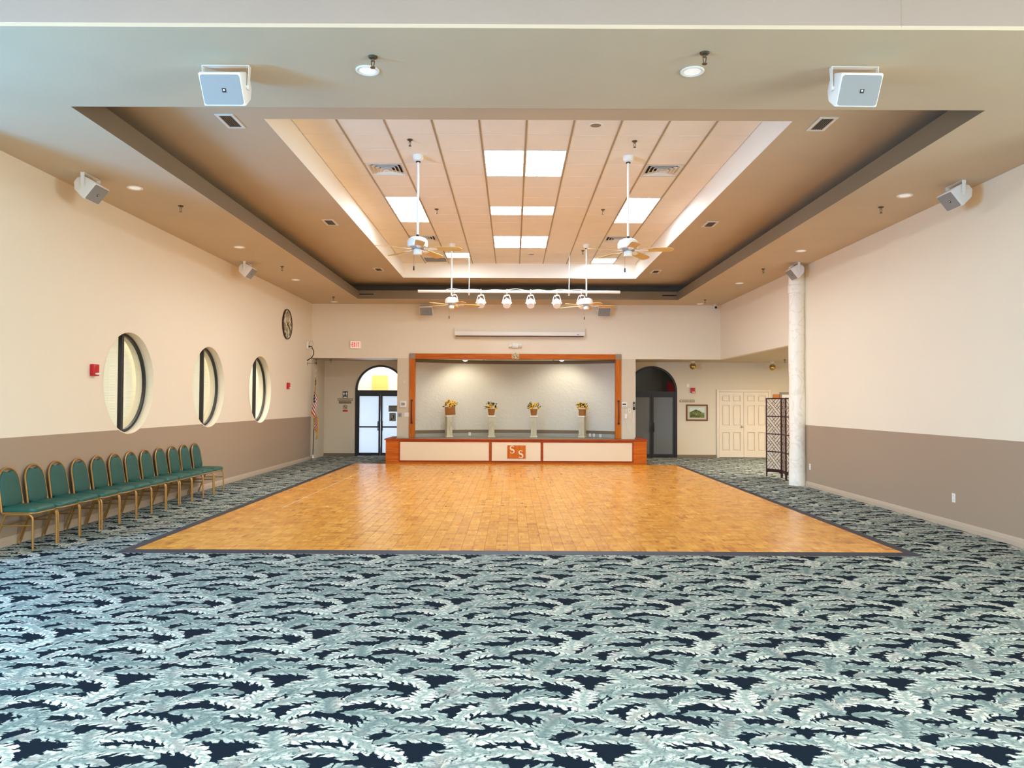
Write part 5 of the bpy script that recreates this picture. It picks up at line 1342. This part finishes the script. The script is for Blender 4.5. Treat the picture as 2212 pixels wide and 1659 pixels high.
def lerp(a, b_, t): return (a[0] + (b_[0] - a[0]) * t, a[1] + (b_[1] - a[1]) * t)
def clip_rect(p, d, x0, z0, x1, z1):
    """part of the line p + t d that lies inside the rectangle"""
    t0, t1 = -9.0, 9.0
    for i, (lo, hi) in enumerate(((x0, x1), (z0, z1))):
        if abs(d[i]) < 1e-9: continue
        a, b_ = (lo - p[i]) / d[i], (hi - p[i]) / d[i]
        t0, t1 = max(t0, min(a, b_)), min(t1, max(a, b_))
    return (t0, t1) if t1 - t0 > 0.02 else None
SP = [(5.715, 17.14), (5.945, 16.76), (5.868, 16.32), (5.99, 15.90)]
sc_ = thing('folding_screen', 'three panel folding screen with dark mahogany frame and diagonal lattice', 'screen', (SP[0][0], SP[0][1], 0))
for k in range(3):
    A, B = Vector((*SP[k], 0)), Vector((*SP[k + 1], 0)); d = (B - A); L = d.length; d.normalize(); nv = Vector((-d.y, d.x, 0))
    e = bpy.data.objects.new('screen_panel', None); COL.objects.link(e); e.parent = sc_
    e.matrix_basis = basis(d, nv, (0, 0, 1), A - Vector((SP[0][0], SP[0][1], 0)))
    g = 0.006; HS = 1.765; zb = 0.16; t = 0.011
    for x0, x1 in ((g, g + 0.03), (L - g - 0.03, L - g)): MB().box((x0, -t, 0.001), (x1, t, HS)).obj('stile', M_maho, e, bevel=0.003)
    xa, xb = g + 0.03, L - g - 0.03
    rails = [zb, zb + (HS - 0.03 - zb) * 0.25, zb + (HS - 0.03 - zb) * 0.5, zb + (HS - 0.03 - zb) * 0.75, HS - 0.03]
    for j, z in enumerate(rails): MB().box((xa, -t, z - (0.03 if j == 0 else 0.0)), (xb, t, z + (0.028 if j == 4 else 0.022))).obj('rail', M_maho, e, bevel=0.002)
    MB().prism([(xa, zb - 0.03), (xa, zb - 0.07), (xa + 0.05, zb - 0.05), (xb - 0.05, zb - 0.05), (xb, zb - 0.07), (xb, zb - 0.03)], -0.005, 0.005, FACE).obj('apron', M_maho, e)
    for j in range(4):
        z0, z1 = rails[j] + 0.022, rails[j + 1]
        MB().box((xa, -0.001, z0), (xb, 0.001, z1)).obj('paper', M_paper, e, smooth=0)
        cx, cz = (xa + xb) / 2, (z0 + z1) / 2; s2 = 0.5 ** 0.5; sp = 0.031
        u_, v_ = (s2, -s2), (s2, s2)                       # falling and rising diagonals
        segs = []
        for o in (-1, 1):
            p = (cx + v_[0] * sp * o, cz + v_[1] * sp * o); r_ = clip_rect(p, u_, xa, z0, xb, z1)
            if r_: segs.append((p, u_, r_[0], r_[1]))
            p = (cx + u_[0] * sp * o, cz + u_[1] * sp * o); r_ = clip_rect(p, v_, xa, z0, xb, z1)
            if r_: segs += [(p, v_, r_[0], -sp), (p, v_, sp, r_[1])]
            # outer pairs in the four corners of the weave
            p = (cx + v_[0] * sp * 3 * o, cz + v_[1] * sp * 3 * o); r_ = clip_rect(p, u_, xa, z0, xb, z1)
            if r_: segs += [(p, u_, r_[0], -sp), (p, u_, sp, r_[1])]
            p = (cx + u_[0] * sp * 3 * o, cz + u_[1] * sp * 3 * o); r_ = clip_rect(p, v_, xa, z0, xb, z1)
            if r_: segs += [(p, v_, r_[0], -sp * 1), (p, v_, sp * 1, r_[1])]
        for p, dd, t0, t1 in segs:
            if t1 - t0 < 0.03: continue
            m_ = (t0 + t1) / 2; hl = (t1 - t0) / 2; ang = math.atan2(dd[1], dd[0])
            T = Matrix.Translation((p[0] + dd[0] * m_, 0, p[1] + dd[1] * m_)) @ Matrix.Rotation(-ang, 4, 'Y')
            MB().box((-hl, -0.007, -0.004), (hl, 0.007, 0.004), T).obj('lattice_bar', M_lattice, e, smooth=0)
    if k < 2:
        for z in (0.4, 0.95, 1.5): MB().cyl((L, 0, z), (L, 0, z + 0.05), 0.008, n=8).obj('hinge', M_brass, e)

# ================================================================== flag on a pole
p0 = onZ(675.5, 994.5, 0.0); fy = p0.y
p1 = onY(682.0, 806, fy - 0.02)
fg = thing('flag', 'furled American flag with gold fringe on a wooden pole, left back corner', 'flag', (p0.x, fy, 0))
MB().lathe([(0.115, 0.001), (0.115, 0.012), (0.10, 0.022), (0.06, 0.035), (0.05, 0.05), (0.035, 0.06), (0.03, 0.085), (0.022, 0.10), (0.02, 0.16)], 28).obj('base', M_chrome, fg)
tv = Vector((p1.x - p0.x, p1.y - fy, p1.z))
pol = lambda t: tv * t
MB().tube([pol(0.05), pol(0.5), pol(0.955)], 0.0125, 10).obj('pole', M_polewood, fg)
eb = MB().tube([pol(0.95), pol(0.965), pol(0.985), pol(1.0)], [0.016, 0.020, 0.014, 0.010], 10)
eb.sphere(tuple(pol(1.005)), 0.02, 10, 6)
c = pol(1.02)
eb.prism([(0, -0.02), (0.018, 0.01), (0.05, 0.055), (0.03, 0.05), (0.012, 0.045), (0.004, 0.06), (-0.008, 0.04), (-0.014, 0.01)], -0.008, 0.008, faceM(c.x, c.y, c.z))
eb.obj('eagle_finial', M_chrome, fg)
# cloth: rows t run down the hoist, columns s run out along the stripes and fall under their own weight
NS, NT = 40, 26
zt = pol(0.945).z
def cloth(s, t):
    drop = 0.86 * t * (1 - 0.28 * s) + (0.30 * s + 0.78 * s ** 1.4)
    z = zt - drop * 1.0
    fold = 0.03 + 0.13 * s * (1 - 0.25 * s)
    ph = s * 13.0 + t * 2.6
    sw = math.sin(ph) * (0.020 + 0.050 * s * (1 - 0.3 * s)) + 0.02 * s
    f = (zt - z) / zt
    x = pol(0.945).x * (z / zt) + sw + 0.075 * s - 0.085 * t * (1 - s) * (1 - s) * 2.0 * s ** 0.4
    y = pol(0.945).y * (z / zt) - 0.016 - (0.035 + 0.045 * math.cos(ph * 0.9)) * min(1, s * 4) - 0.03 * s
    return (x, y, z)
vs = [cloth(i / NS, j / NT) for j in range(NT + 1) for i in range(NS + 1)]
fs, mi = [], []
rnd = random.Random(8)
cb = MB()
for j in range(NT):
    for i in range(NS):
        a = j * (NS + 1) + i
        s_, t_2 = (i + 0.5) / NS, (j + 0.5) / NT
        canton = s_ < 0.42 and t_2 < 7 / 13
        m_ = 0 if canton else (1 if int(t_2 * 13) % 2 == 0 else 2)
        fs.append((a, a + 1, a + NS + 2, a + NS + 1)); mi.append(m_)
cb.v = vs; cb.f = [list(f) for f in fs]; cb.mi = mi
me = cb.mesh('cloth', [M_navy, M_fred, M_fwhite], smooth=60)
link('cloth', me, fg)
sb = MB()
for r_ in range(9):
    for c_ in range(6 if r_ % 2 == 0 else 5):
        s_ = 0.42 * (c_ + (0.5 if r_ % 2 == 0 else 1.0)) / 6.0; t_2 = (7 / 13) * (r_ + 0.7) / 9.4
        P = [Vector(cloth(s_ + 0.018 * math.cos(2 * PI * k / 5), t_2 + 0.02 * math.sin(2 * PI * k / 5))) + Vector((0, -0.004, 0)) for k in range(5)]
        sb.add(P, [(0, 1, 2, 3, 4)])
tag(sb.obj('stars', M_fwhite, fg, smooth=0), kind='stuff')
fr_ = MB()
fr_.tube([Vector(cloth(1.0, j / NT)) + Vector((0, -0.003, -0.012)) for j in range(NT + 1)], 0.016, 6)
fr_.tube([Vector(cloth(i / NS, 1.0)) + Vector((0, -0.003, -0.012)) for i in range(NS + 1)], 0.015, 6)
fr_.tube([Vector(cloth(i / NS, 0.0)) + Vector((0, -0.003, 0.006)) for i in range(NS + 1)], 0.010, 6)
fr_.obj('fringe', M_fringe, fg)

# ================================================================== banquet chairs along the left wall
ORD = ['nearest', 'second', 'third', 'fourth', 'fifth', 'sixth', 'seventh', 'eighth', 'ninth', 'tenth', 'eleventh', 'farthest']
def arc(c, r_, a0, a1, n, ax, az):
    return [tuple(Vector(c) + Vector(ax) * (r_ * math.cos(a0 + (a1 - a0) * i / n)) + Vector(az) * (r_ * math.sin(a0 + (a1 - a0) * i / n))) for i in range(n + 1)]
def make_chair(lb):
    e = thing('banquet_chair', lb, 'chair', (0, 0, 0), 0, 'green banquet chairs along the left wall')
    # seat: rounded trapezoid cushion, crowned
    def outline(ins):
        P = []
        hw0, hw1, xf, xr, rc = 0.205 - ins, 0.185 - ins, 0.225 - ins, -0.185 + ins, 0.07
        for cx, cy, a0 in ((xf - rc, hw0 - rc, 0), (xr + rc, hw1 - rc, 90), (xr + rc, -hw1 + rc, 180), (xf - rc, -hw0 + rc, 270)):
            for k in range(7):
                a = R(a0 + 90 * k / 6); P.append((cx + rc * math.cos(a), cy + rc * math.sin(a)))
        return P
    lay = [(0.022, 0.402), (0.004, 0.408), (0.0, 0.428), (0.002, 0.448), (0.014, 0.462), (0.05, 0.470), (0.11, 0.474)]
    vs = []; fs = []; n = 28
    for ins, z in lay: vs += [(x, y, z) for x, y in outline(ins)]
    for i in range(len(lay) - 1):
        for j in range(n):
            j2 = (j + 1) % n; fs.append((i * n + j, i * n + j2, (i + 1) * n + j2, (i + 1) * n + j))
    fs += [tuple(reversed(range(n))), tuple(range((len(lay) - 1) * n, len(lay) * n))]
    MB().add(vs, fs).obj('seat', M_vinyl, e, smooth=60)
    MB().tube([(x, y, 0.402) for x, y in outline(0.006)], 0.011, 8, True).obj('seat_frame', M_gold, e)
    # side frames: front leg bends over into a rail that bends down into the slanting rear leg
    for sg in (-1, 1):
        y = sg * 0.212; yb = sg * 0.20
        front = [(0.212, y, 0.001), (0.208, y, 0.20), (0.205, y, 0.33)] + [(0.205 - 0.055 * (1 - math.cos(t)), y, 0.335 + 0.055 * math.sin(t)) for t in [R(15 * k) for k in range(1, 7)]] + [(0.06, y, 0.39)]
        MB().tube(front, 0.0115, 8).obj('leg', M_gold, e)
        rear = [(0.06, y, 0.39), (-0.06, y, 0.39)] + [(-0.06 - 0.05 * math.sin(t), y, 0.34 + 0.05 * math.cos(t)) for t in [R(14 * k) for k in range(1, 5)]] + [(-0.235, yb, 0.001)]
        MB().tube(rear, 0.0115, 8).obj('leg', M_gold, e)
        MB().cyl((0.206, y, 0.27), (-0.13, y, 0.27), 0.007, n=8).obj('stretcher', M_gold, e)
    MB().cyl((-0.135, -0.205, 0.26), (-0.135, 0.205, 0.26), 0.007, n=8).obj('stretcher', M_gold, e)
    # back frame: two uprights joined in a narrow arch
    def bp(y, h):      # point on the slanting back plane
        return (-0.155 - 0.075 * (h / 0.46) , y, 0.41 + h)
    L = [(-0.02, -0.195, 0.395), (-0.13, -0.195, 0.397), (-0.152, -0.19, 0.41)]
    up = [bp(-0.188 + 0.012 * t, 0.30 * t) for t in (0.15, 0.5, 1.0)]
    top = [bp(-0.176 * math.cos(t), 0.30 + 0.17 * math.sin(t)) for t in [PI * k / 16 for k in range(1, 16)]]
    Rr = [(p[0], -p[1], p[2]) for p in reversed(L + up)]
    MB().tube(L + up + top + Rr, 0.0115, 8).obj('back_frame', M_gold, e)
    # upholstered back inside the arch, scooped at the top for a hand hold
    O = []
    for k in range(17):
        t = PI * k / 16; O.append((-0.163 * math.cos(t), 0.292 + 0.164 * math.sin(t)))
    O = [(a, (h - 0.036 * max(0, 1 - (a / 0.07) ** 2)) if h > 0.30 else h) for a, h in O]
    O += [(0.168, 0.20), (0.172, 0.11)] + [(0.172 * math.cos(t), 0.09 - 0.06 * math.sin(t)) for t in [R(15 * k) for k in range(1, 12)]] + [(-0.172, 0.11), (-0.168, 0.20)]
    n = len(O); vs = []; fs = []; cx, ch = 0.0, 0.22
    for sc2, off in ((1.0, -0.016), (1.0, 0.006), (0.95, 0.018), (0.8, 0.026), (0.4, 0.03)):
        for a, h in O:
            p = bp(cx + (a - cx) * sc2, ch + (h - ch) * sc2); vs.append((p[0] + off, p[1], p[2] + off * 0.16))
    for i in range(4):
        for j in range(n):
            j2 = (j + 1) % n; fs.append((i * n + j, i * n + j2, (i + 1) * n + j2, (i + 1) * n + j))
    fs += [tuple(reversed(range(n))), tuple(range(4 * n, 5 * n))]
    MB().add(vs, fs).obj('backrest', M_vinyl_back, e, smooth=60)
    for sg in (-1, 1):
        for zz in (0.10, 0.24): 
            p = bp(sg * 0.17, zz); MB().cyl((p[0], p[1], p[2]), (p[0], sg * 0.186, p[2]), 0.005, n=6).obj('fixing', M_gold, e)
    return e
NEARY = [8.31 + 0.4555 * k for k in range(12)]
chair = None; rnd = random.Random(4)
for k, y in enumerate(NEARY):
    lb = 'teal gold-framed banquet chair, %s of the row along left wall' % (ORD[k] + ' one' if k in (0, 11) else ORD[k] + ' from near end')
    loc = (-5.425 + rnd.uniform(-0.008, 0.008), y + 0.212, 0.0); rz = R(rnd.uniform(-0.35, 0.35))
    if chair is None:
        chair = make_chair(lb); chair.location = loc; chair.rotation_euler = (0, 0, rz)
    else: dup(chair, loc, rz, lb)

# ================================================================== ceiling fans
def fan(x, y, zm, base, lb):
    """canopy on the tiles at (x, y), motor centre at height zm, first blade at angle base"""
    e = thing('ceiling_fan', lb, 'fan', (x, y, ZT), 0, 'ceiling fans on long rods'); d = zm - ZT
    MB().lathe([(0.078, 0.0), (0.08, -0.03), (0.07, -0.065), (0.04, -0.085), (0.02, -0.09)], 28).obj('canopy', M_fanwhite, e)
    MB().cyl((0, 0, -0.085), (0, 0, -0.10), 0.034, n=16).obj('collar', M_bplastic, e)
    MB().cyl((0, 0, -0.09), (0, 0, d + 0.12), 0.0165, n=14).obj('down_rod', M_fanwhite, e)
    MB().cyl((0, 0, d + 0.10), (0, 0, d + 0.135), 0.022, n=14).obj('rod_coupler', M_bplastic, e)
    MB().lathe([(0.02, d + 0.105), (0.07, d + 0.10), (0.125, d + 0.075), (0.148, d + 0.035), (0.15, d - 0.02), (0.14, d - 0.045), (0.10, d - 0.05)], 36).obj('motor', M_fanwhite, e)
    MB().cyl((0, 0, d - 0.045), (0, 0, d - 0.075), 0.095, n=24).obj('flywheel', M_gplastic, e)
    MB().lathe([(0.045, d - 0.07), (0.058, d - 0.085), (0.062, d - 0.15), (0.05, d - 0.16), (0.01, d - 0.162)], 26).obj('switch_housing', M_fanwhite, e)
    for k in range(5):
        a = base + 2 * PI * k / 5
        T = Matrix.Rotation(a, 4, 'Z') @ Matrix.Translation((0, 0, d - 0.075)) @ Matrix.Rotation(R(-12), 4, 'X')
        P = [(0.20, -0.052), (0.22, -0.06), (0.40, -0.066), (0.585, -0.07), (0.625, -0.062), (0.648, -0.03), (0.655, 0.0), (0.648, 0.03), (0.625, 0.062), (0.585, 0.07), (0.40, 0.066), (0.22, 0.06), (0.20, 0.052)]
        n = len(P)
        vs = [(p[0], p[1], -0.004 - 0.06 * max(0, p[0] - 0.2) ** 2) for p in P] + [(p[0], p[1], 0.004 - 0.06 * max(0, p[0] - 0.2) ** 2) for p in P]
        b = MB(); b.add(vs, [tuple(reversed(range(n))), tuple(range(n, 2 * n))] + [(i, (i + 1) % n, n + (i + 1) % n, n + i) for i in range(n)], T)
        bl = b.obj('blade', M_blade, e, smooth=20)
        b = MB()
        b.add([(0.075, -0.018, 0.006), (0.16, -0.012, -0.012), (0.20, -0.045, -0.006), (0.29, -0.03, -0.007), (0.29, 0.03, -0.007), (0.20, 0.045, -0.006), (0.16, 0.012, -0.012), (0.075, 0.018, 0.006),
               (0.075, -0.018, 0.012), (0.16, -0.012, -0.006), (0.20, -0.045, -0.001), (0.29, -0.03, -0.002), (0.29, 0.03, -0.002), (0.20, 0.045, -0.001), (0.16, 0.012, -0.006), (0.075, 0.018, 0.012)],
              [tuple(reversed(range(8))), tuple(range(8, 16))] + [(i, (i + 1) % 8, 8 + (i + 1) % 8, 8 + i) for i in range(8)], T)
        b.obj('blade_iron', M_fanwhite, bl)
    ch = MB().cyl((-0.05, -0.02, d - 0.14), (-0.05, -0.02, d - 0.33), 0.0018, n=5).obj('pull_chain', M_brass, e)
    MB().cyl((-0.05, -0.02, d - 0.33), (-0.05, -0.02, d - 0.39), 0.009, 0.012, n=10).obj('chain_fob', M_maho, ch)
    return e
for px, py, hy, base, lb in ((903.5, 336, 527, R(65), 'ceiling fan with oak blades, front left one'), (1357, 338, 531, R(56), 'ceiling fan with oak blades, front right one'),
                             (976, 527, 651.5, R(84), 'ceiling fan with oak blades, back left one by the lighting bar'), (1267, 528.5, 653.5, R(78), 'ceiling fan with oak blades, back right one by the lighting bar')):
    q = onZ(px, py, ZT); zm = onY(px, hy, q.y).z
    fan(q.x, q.y, zm, base, lb)

# ================================================================== stage lighting bar with spot cans
YBAR = 18.3
a = onY(903, 629.2, YBAR); b_ = onY(1339.5, 631.2, YBAR); zb = (a.z + b_.z) / 2
e = thing('lighting_bar', 'long white pipe hung from the ceiling carrying the stage lamps', 'light bar', ((a.x + b_.x) / 2, YBAR, zb)); xm = (a.x + b_.x) / 2; hl = (b_.x - a.x) / 2
MB().cyl((-hl, 0, 0), (hl, 0, 0), 0.036, n=18).obj('pipe', M_fanwhite, e)
for px in (1013.2, 1229.2):
    x = onY(px, 600, YBAR).x - xm
    MB().tube([(x, 0, ZT - zb), (x + 0.01, 0, (ZT - zb) * 0.45), (x, 0, 0.03), (x, 0, -0.09)], 0.011, 8).obj('hanger', M_fanwhite, e)
    MB().lathe([(0.045, -0.03), (0.05, 0.03)], 16, basis((0, 0, 1), (0, 1, 0), (1, 0, 0), (x, 0, 0))).obj('clamp', M_fanwhite, e)
rnd = random.Random(2); cb = []
for i in range(60):
    t = i / 59; cb.append((-hl * 0.72 + hl * 1.46 * t, -0.01 - 0.03 * math.sin(t * 31), 0.042 + 0.012 * math.sin(t * 43) + 0.01 * math.sin(t * 17)))
MB().tube(cb, 0.008, 6).obj('cable', M_fanwhite, e)
BAR = e
def can(px, lb):
    x = onY(px, 640, YBAR).x
    MB().tube([(x - xm, 0.0, 0.05), (x - xm, -0.046, 0.03), (x - xm, -0.046, -0.03), (x - xm, 0, -0.044), (x - xm, 0.046, -0.03), (x - xm, 0.046, 0.03)], 0.013, 8, True).obj('hook_clamp', M_fanwhite, BAR)
    e = thing('spot_can', lb, 'light', (x, YBAR, zb - 0.004), 0, 'white spot cans on the lighting bar')
    MB().cyl((0, 0, -0.064), (0, 0, -0.09), 0.02, n=12).obj('swivel', M_fanwhite, e)
    MB().tube([(-0.10, 0, -0.27), (-0.10, 0, -0.22), (-0.065, 0, -0.10), (-0.05, 0, -0.085), (0.05, 0, -0.085), (0.065, 0, -0.10), (0.10, 0, -0.22), (0.10, 0, -0.27)], 0.010, 8).obj('yoke', M_fanwhite, e)
    T = Matrix.Translation((0, 0, -0.27)) @ Matrix.Rotation(R(-40), 4, 'X')
    MB().lathe([(0.02, 0.125), (0.05, 0.12), (0.06, 0.10), (0.092, 0.05), (0.098, 0.03), (0.098, -0.02), (0.09, -0.03), (0.088, -0.10), (0.080, -0.10)], 30, T).obj('can', M_fanwhite, e)
    MB().lathe([(0.098, 0.006), (0.104, 0.003), (0.104, -0.012), (0.098, -0.016)], 30, T).obj('band', M_fanwhite, e)
    for sg in (-1, 1): MB().cyl((sg * 0.094, 0, -0.27), (sg * 0.125, 0, -0.27), 0.02, n=12).obj('yoke_knob', M_fanwhite, e)
    lbm = MB()
    for k in range(6):
        x0 = -0.052 + 0.018 * k
        lbm.box((x0, -0.0995, 0.004 + 0.006 * (k % 2)), (x0 + 0.012, -0.090, 0.016 + 0.004 * (k % 3)), T)
    lbm.obj('maker_print', M_gplastic, e, smooth=0)
    MB().tube([(0.0, 0.02, -0.15), (-0.04, -0.06, -0.12), (0.02, -0.07, -0.075), (0.06, -0.03, -0.08), (0.08, 0.03, -0.13)], 0.008, 6).obj('cable', M_fanwhite, e)
for k, px in enumerate((980.5, 1038.8, 1094.8, 1146.3, 1202.8, 1256)):
    can(px, 'white spot can on the lighting bar, %s from the left%s' % (['first', 'second', 'third', 'fourth', 'fifth', 'sixth'][k], ', behind a fan' if k in (0, 5) else ''))

# ================================================================== speakers
def speaker(x, y, yaw, pitch, lb, drop=0.2, s_=1.0, off=0.0):
    """yoke-mounted cabinet under the soffit, facing yaw (0 = towards the camera), pitched down"""
    e = thing('speaker', lb, 'speaker', (x, y, ZS), yaw, 'white ceiling speakers')
    w_, h_ = 0.18 * s_, 0.135 * s_
    prof = [(-0.105, -h_), (-0.105, h_), (-0.08, h_ + 0.004), (0.06, h_ * 0.86), (0.125, h_ * 0.30), (0.125, -h_ * 0.30), (0.06, -h_ * 0.86), (-0.08, -h_ - 0.004)]
    Mx = basis((0, 1, 0), (0, 0, 1), (1, 0, 0), (0, 0, 0))
    cbn = MB().prism(prof, -w_, w_, Mx).obj('cabinet', M_spk, e, (0, off, -drop), (pitch, 0, 0), bevel=0.012, seg=2)
    P = []
    rc = 0.02; gw, gh = w_ - 0.012, h_ - 0.012
    for cx, cz, a0 in ((gw - rc, gh - rc, 0), (-gw + rc, gh - rc, 90), (-gw + rc, -gh + rc, 180), (gw - rc, -gh + rc, 270)):
        for k in range(5): a = R(a0 + 22.5 * k); P.append((cx + rc * math.cos(a), cz + rc * math.sin(a)))
    MB().prism(P, 0.104, 0.1095, FACE).obj('grille', M_grille, cbn)
    lx = 0.02 * s_; 
    MB().box((lx - 0.016, -0.112, -0.02), (lx + 0.016, -0.109, 0.012)).obj('logo_badge', M_bplastic, cbn, smooth=0)
    MB().box((lx - 0.008, -0.1132, -0.008), (lx + 0.007, -0.112, 0.006)).obj('logo_mark', M_white, cbn, smooth=0)
    bk = MB(); t = 0.004
    bk.box((-w_ - 0.02, off - 0.025, -0.006), (w_ + 0.02, off + 0.025, -0.001))
    for sg in (-1, 1):
        bk.add([(sg * (w_ + 0.02), off - 0.025, -0.001), (sg * (w_ + 0.02), off + 0.025, -0.001), (sg * (w_ + 0.01), off + 0.02, -drop - 0.02), (sg * (w_ + 0.01), off - 0.02, -drop - 0.02),
                (sg * (w_ + 0.02 + t), off - 0.025, -0.001), (sg * (w_ + 0.02 + t), off + 0.025, -0.001), (sg * (w_ + 0.01 + t), off + 0.02, -drop - 0.02), (sg * (w_ + 0.01 + t), off - 0.02, -drop - 0.02)],
               [(0, 1, 2, 3), (4, 7, 6, 5), (0, 4, 5, 1), (1, 5, 6, 2), (2, 6, 7, 3), (3, 7, 4, 0)])
    bk.obj('bracket', M_spk, e)
    for sg in (-1, 1): MB().cyl((sg * (w_ - 0.002), off, -drop), (sg * (w_ + 0.022), off, -drop), 0.017, n=12).obj('pivot_knob', M_spk, e)
    return e
p = onZ(489, 143, ZS); speaker(p.x, p.y, 0, R(33), 'large white speaker with grey grille on the soffit, front left', 0.175, 0.95)
p = onZ(1845, 146, ZS); speaker(p.x, p.y, R(1), R(30), 'large white speaker with grey grille on the soffit, front right', 0.175, 0.95)
for px, py, sd, lb in ((196, 381, 1, 'white speaker at the top of the left wall, nearer one'), (534.5, 567.5, 1, 'white speaker at the top of the left wall, farther one'),
                       (2064, 397, -1, 'white speaker at the top of the right wall, nearer one'), (1718.5, 569.5, -1, 'white speaker above the column')):
    p = onZ(px, py, ZS); speaker(p.x, p.y, sd * R(90), R(38), lb, 0.16, 0.88)
for px, lb in ((921.5, 'white speaker under the soffit above the stage, left one'), (1304.5, 'white speaker under the soffit above the stage, right one')):
    p = onY(px, 660, 21.12); speaker(p.x, 21.12, 0, R(35), lb, 0.19, 1.0)

# ================================================================== downlights, ceiling speakers and sprinklers
def downlight(px, py, lb, z=ZS, r_=0.098):
    p = onZ(px, py, z)
    e = thing('downlight', lb, 'light', (p.x, p.y, z), 0, 'recessed downlights in the soffit')
    MB().lathe([(r_ * 0.70, 0.001), (r_ * 0.72, -0.006), (r_ * 0.92, -0.012), (r_, -0.008), (r_, -0.0005)], 36).obj('trim_ring', M_white, e)
    MB().lathe([(r_ * 0.70, -0.004), (r_ * 0.62, -0.003), (r_ * 0.1, -0.0025)], 30).obj('lens', M_canlit, e)
for px, py, lb in ((794, 151.5, 'white recessed downlight, front left centre, by a sprinkler'), (1495.5, 153.5, 'white recessed downlight, front right centre, by a sprinkler'),
                   (291.5, 405.5, 'recessed downlight in the left soffit, nearest'), (517, 533.5, 'recessed downlight in the left soffit, second'), (638.5, 604, 'recessed downlight in the left soffit, third'), (722, 651.7, 'recessed downlight in the left soffit, farthest'),
                   (1954.5, 422, 'recessed downlight in the right soffit, nearest'), (1730, 541.5, 'recessed downlight in the right soffit, second'), (1597.5, 611.5, 'recessed downlight in the right soffit, third'), (1512.5, 656, 'recessed downlight in the right soffit, farthest')):
    downlight(px, py, lb)
for px, py, lb in ((1287, 270.5, 'round grey ceiling speaker flush in the front tiles'), (1148, 549, 'round grey ceiling speaker flush in the back tiles')):
    p = onZ(px, py, ZT); e = thing('tile_speaker', lb, 'speaker', (p.x, p.y, ZT), 0, 'flush round speakers in the tiles')
    MB().lathe([(0.068, -0.001), (0.07, -0.006), (0.09, -0.008), (0.095, 0.0)], 30).obj('rim', M_tile, e)
    MB().cyl((0, 0, 0.0), (0, 0, -0.005), 0.068, n=28).obj('grille', M_corner, e)
def sprinkler(px, py, z, lb):
    p = onZ(px, py, z)
    e = thing('sprinkler_head', lb, 'sprinkler', (p.x, p.y, z), 0, 'sprinkler heads')
    MB().lathe([(0.038, 0.0), (0.038, -0.006), (0.03, -0.016), (0.014, -0.022), (0.012, -0.036)], 18).obj('escutcheon', M_steel, e)
    MB().tube([(-0.013, 0, -0.034), (-0.011, 0, -0.06), (-0.004, 0, -0.085), (0.004, 0, -0.085), (0.011, 0, -0.06), (0.013, 0, -0.034)], 0.004, 6).obj('frame_arms', M_steel, e)
    MB().cyl((0, 0, -0.085), (0, 0, -0.092), 0.02, n=14).obj('deflector', M_steel, e)
for px, py, z, lb in ((805.5, 122.5, ZS, 'sprinkler just above the front left centre downlight'), (1522, 114, ZS, 'sprinkler above the front right centre downlight'),
                      (390.5, 444.5, ZS, 'sprinkler in the left soffit, nearest'), (609.5, 575.5, ZS, 'sprinkler in the left soffit, middle'), (720.5, 641, ZS, 'sprinkler in the left soffit, farthest'),
                      (1903, 447, ZS, 'sprinkler in the right soffit, nearest'), (1649, 580.5, ZS, 'sprinkler in the right soffit, middle'), (1523, 647.5, ZS, 'sprinkler in the right soffit, farthest'),
                      (885.5, 301.5, ZT, 'sprinkler in the tiles, front left'), (1371, 304.5, ZT, 'sprinkler in the tiles, front right'), (943, 451.5, ZT, 'sprinkler in the tiles, left of the middle panels'), (1302.5, 452.5, ZT, 'sprinkler in the tiles, right of the middle panels'),
                      (978.5, 535.5, ZT, 'sprinkler in the tiles behind the back left fan rod'), (1259, 541, ZT, 'sprinkler in the tiles beside the back right fan rod'),
                      (714.5, 776.5, ZH, 'sprinkler in the left passage ceiling'), (1695, 776.5, ZH, 'sprinkler in the hall ceiling beside the column')):
    sprinkler(px, py, z, lb)
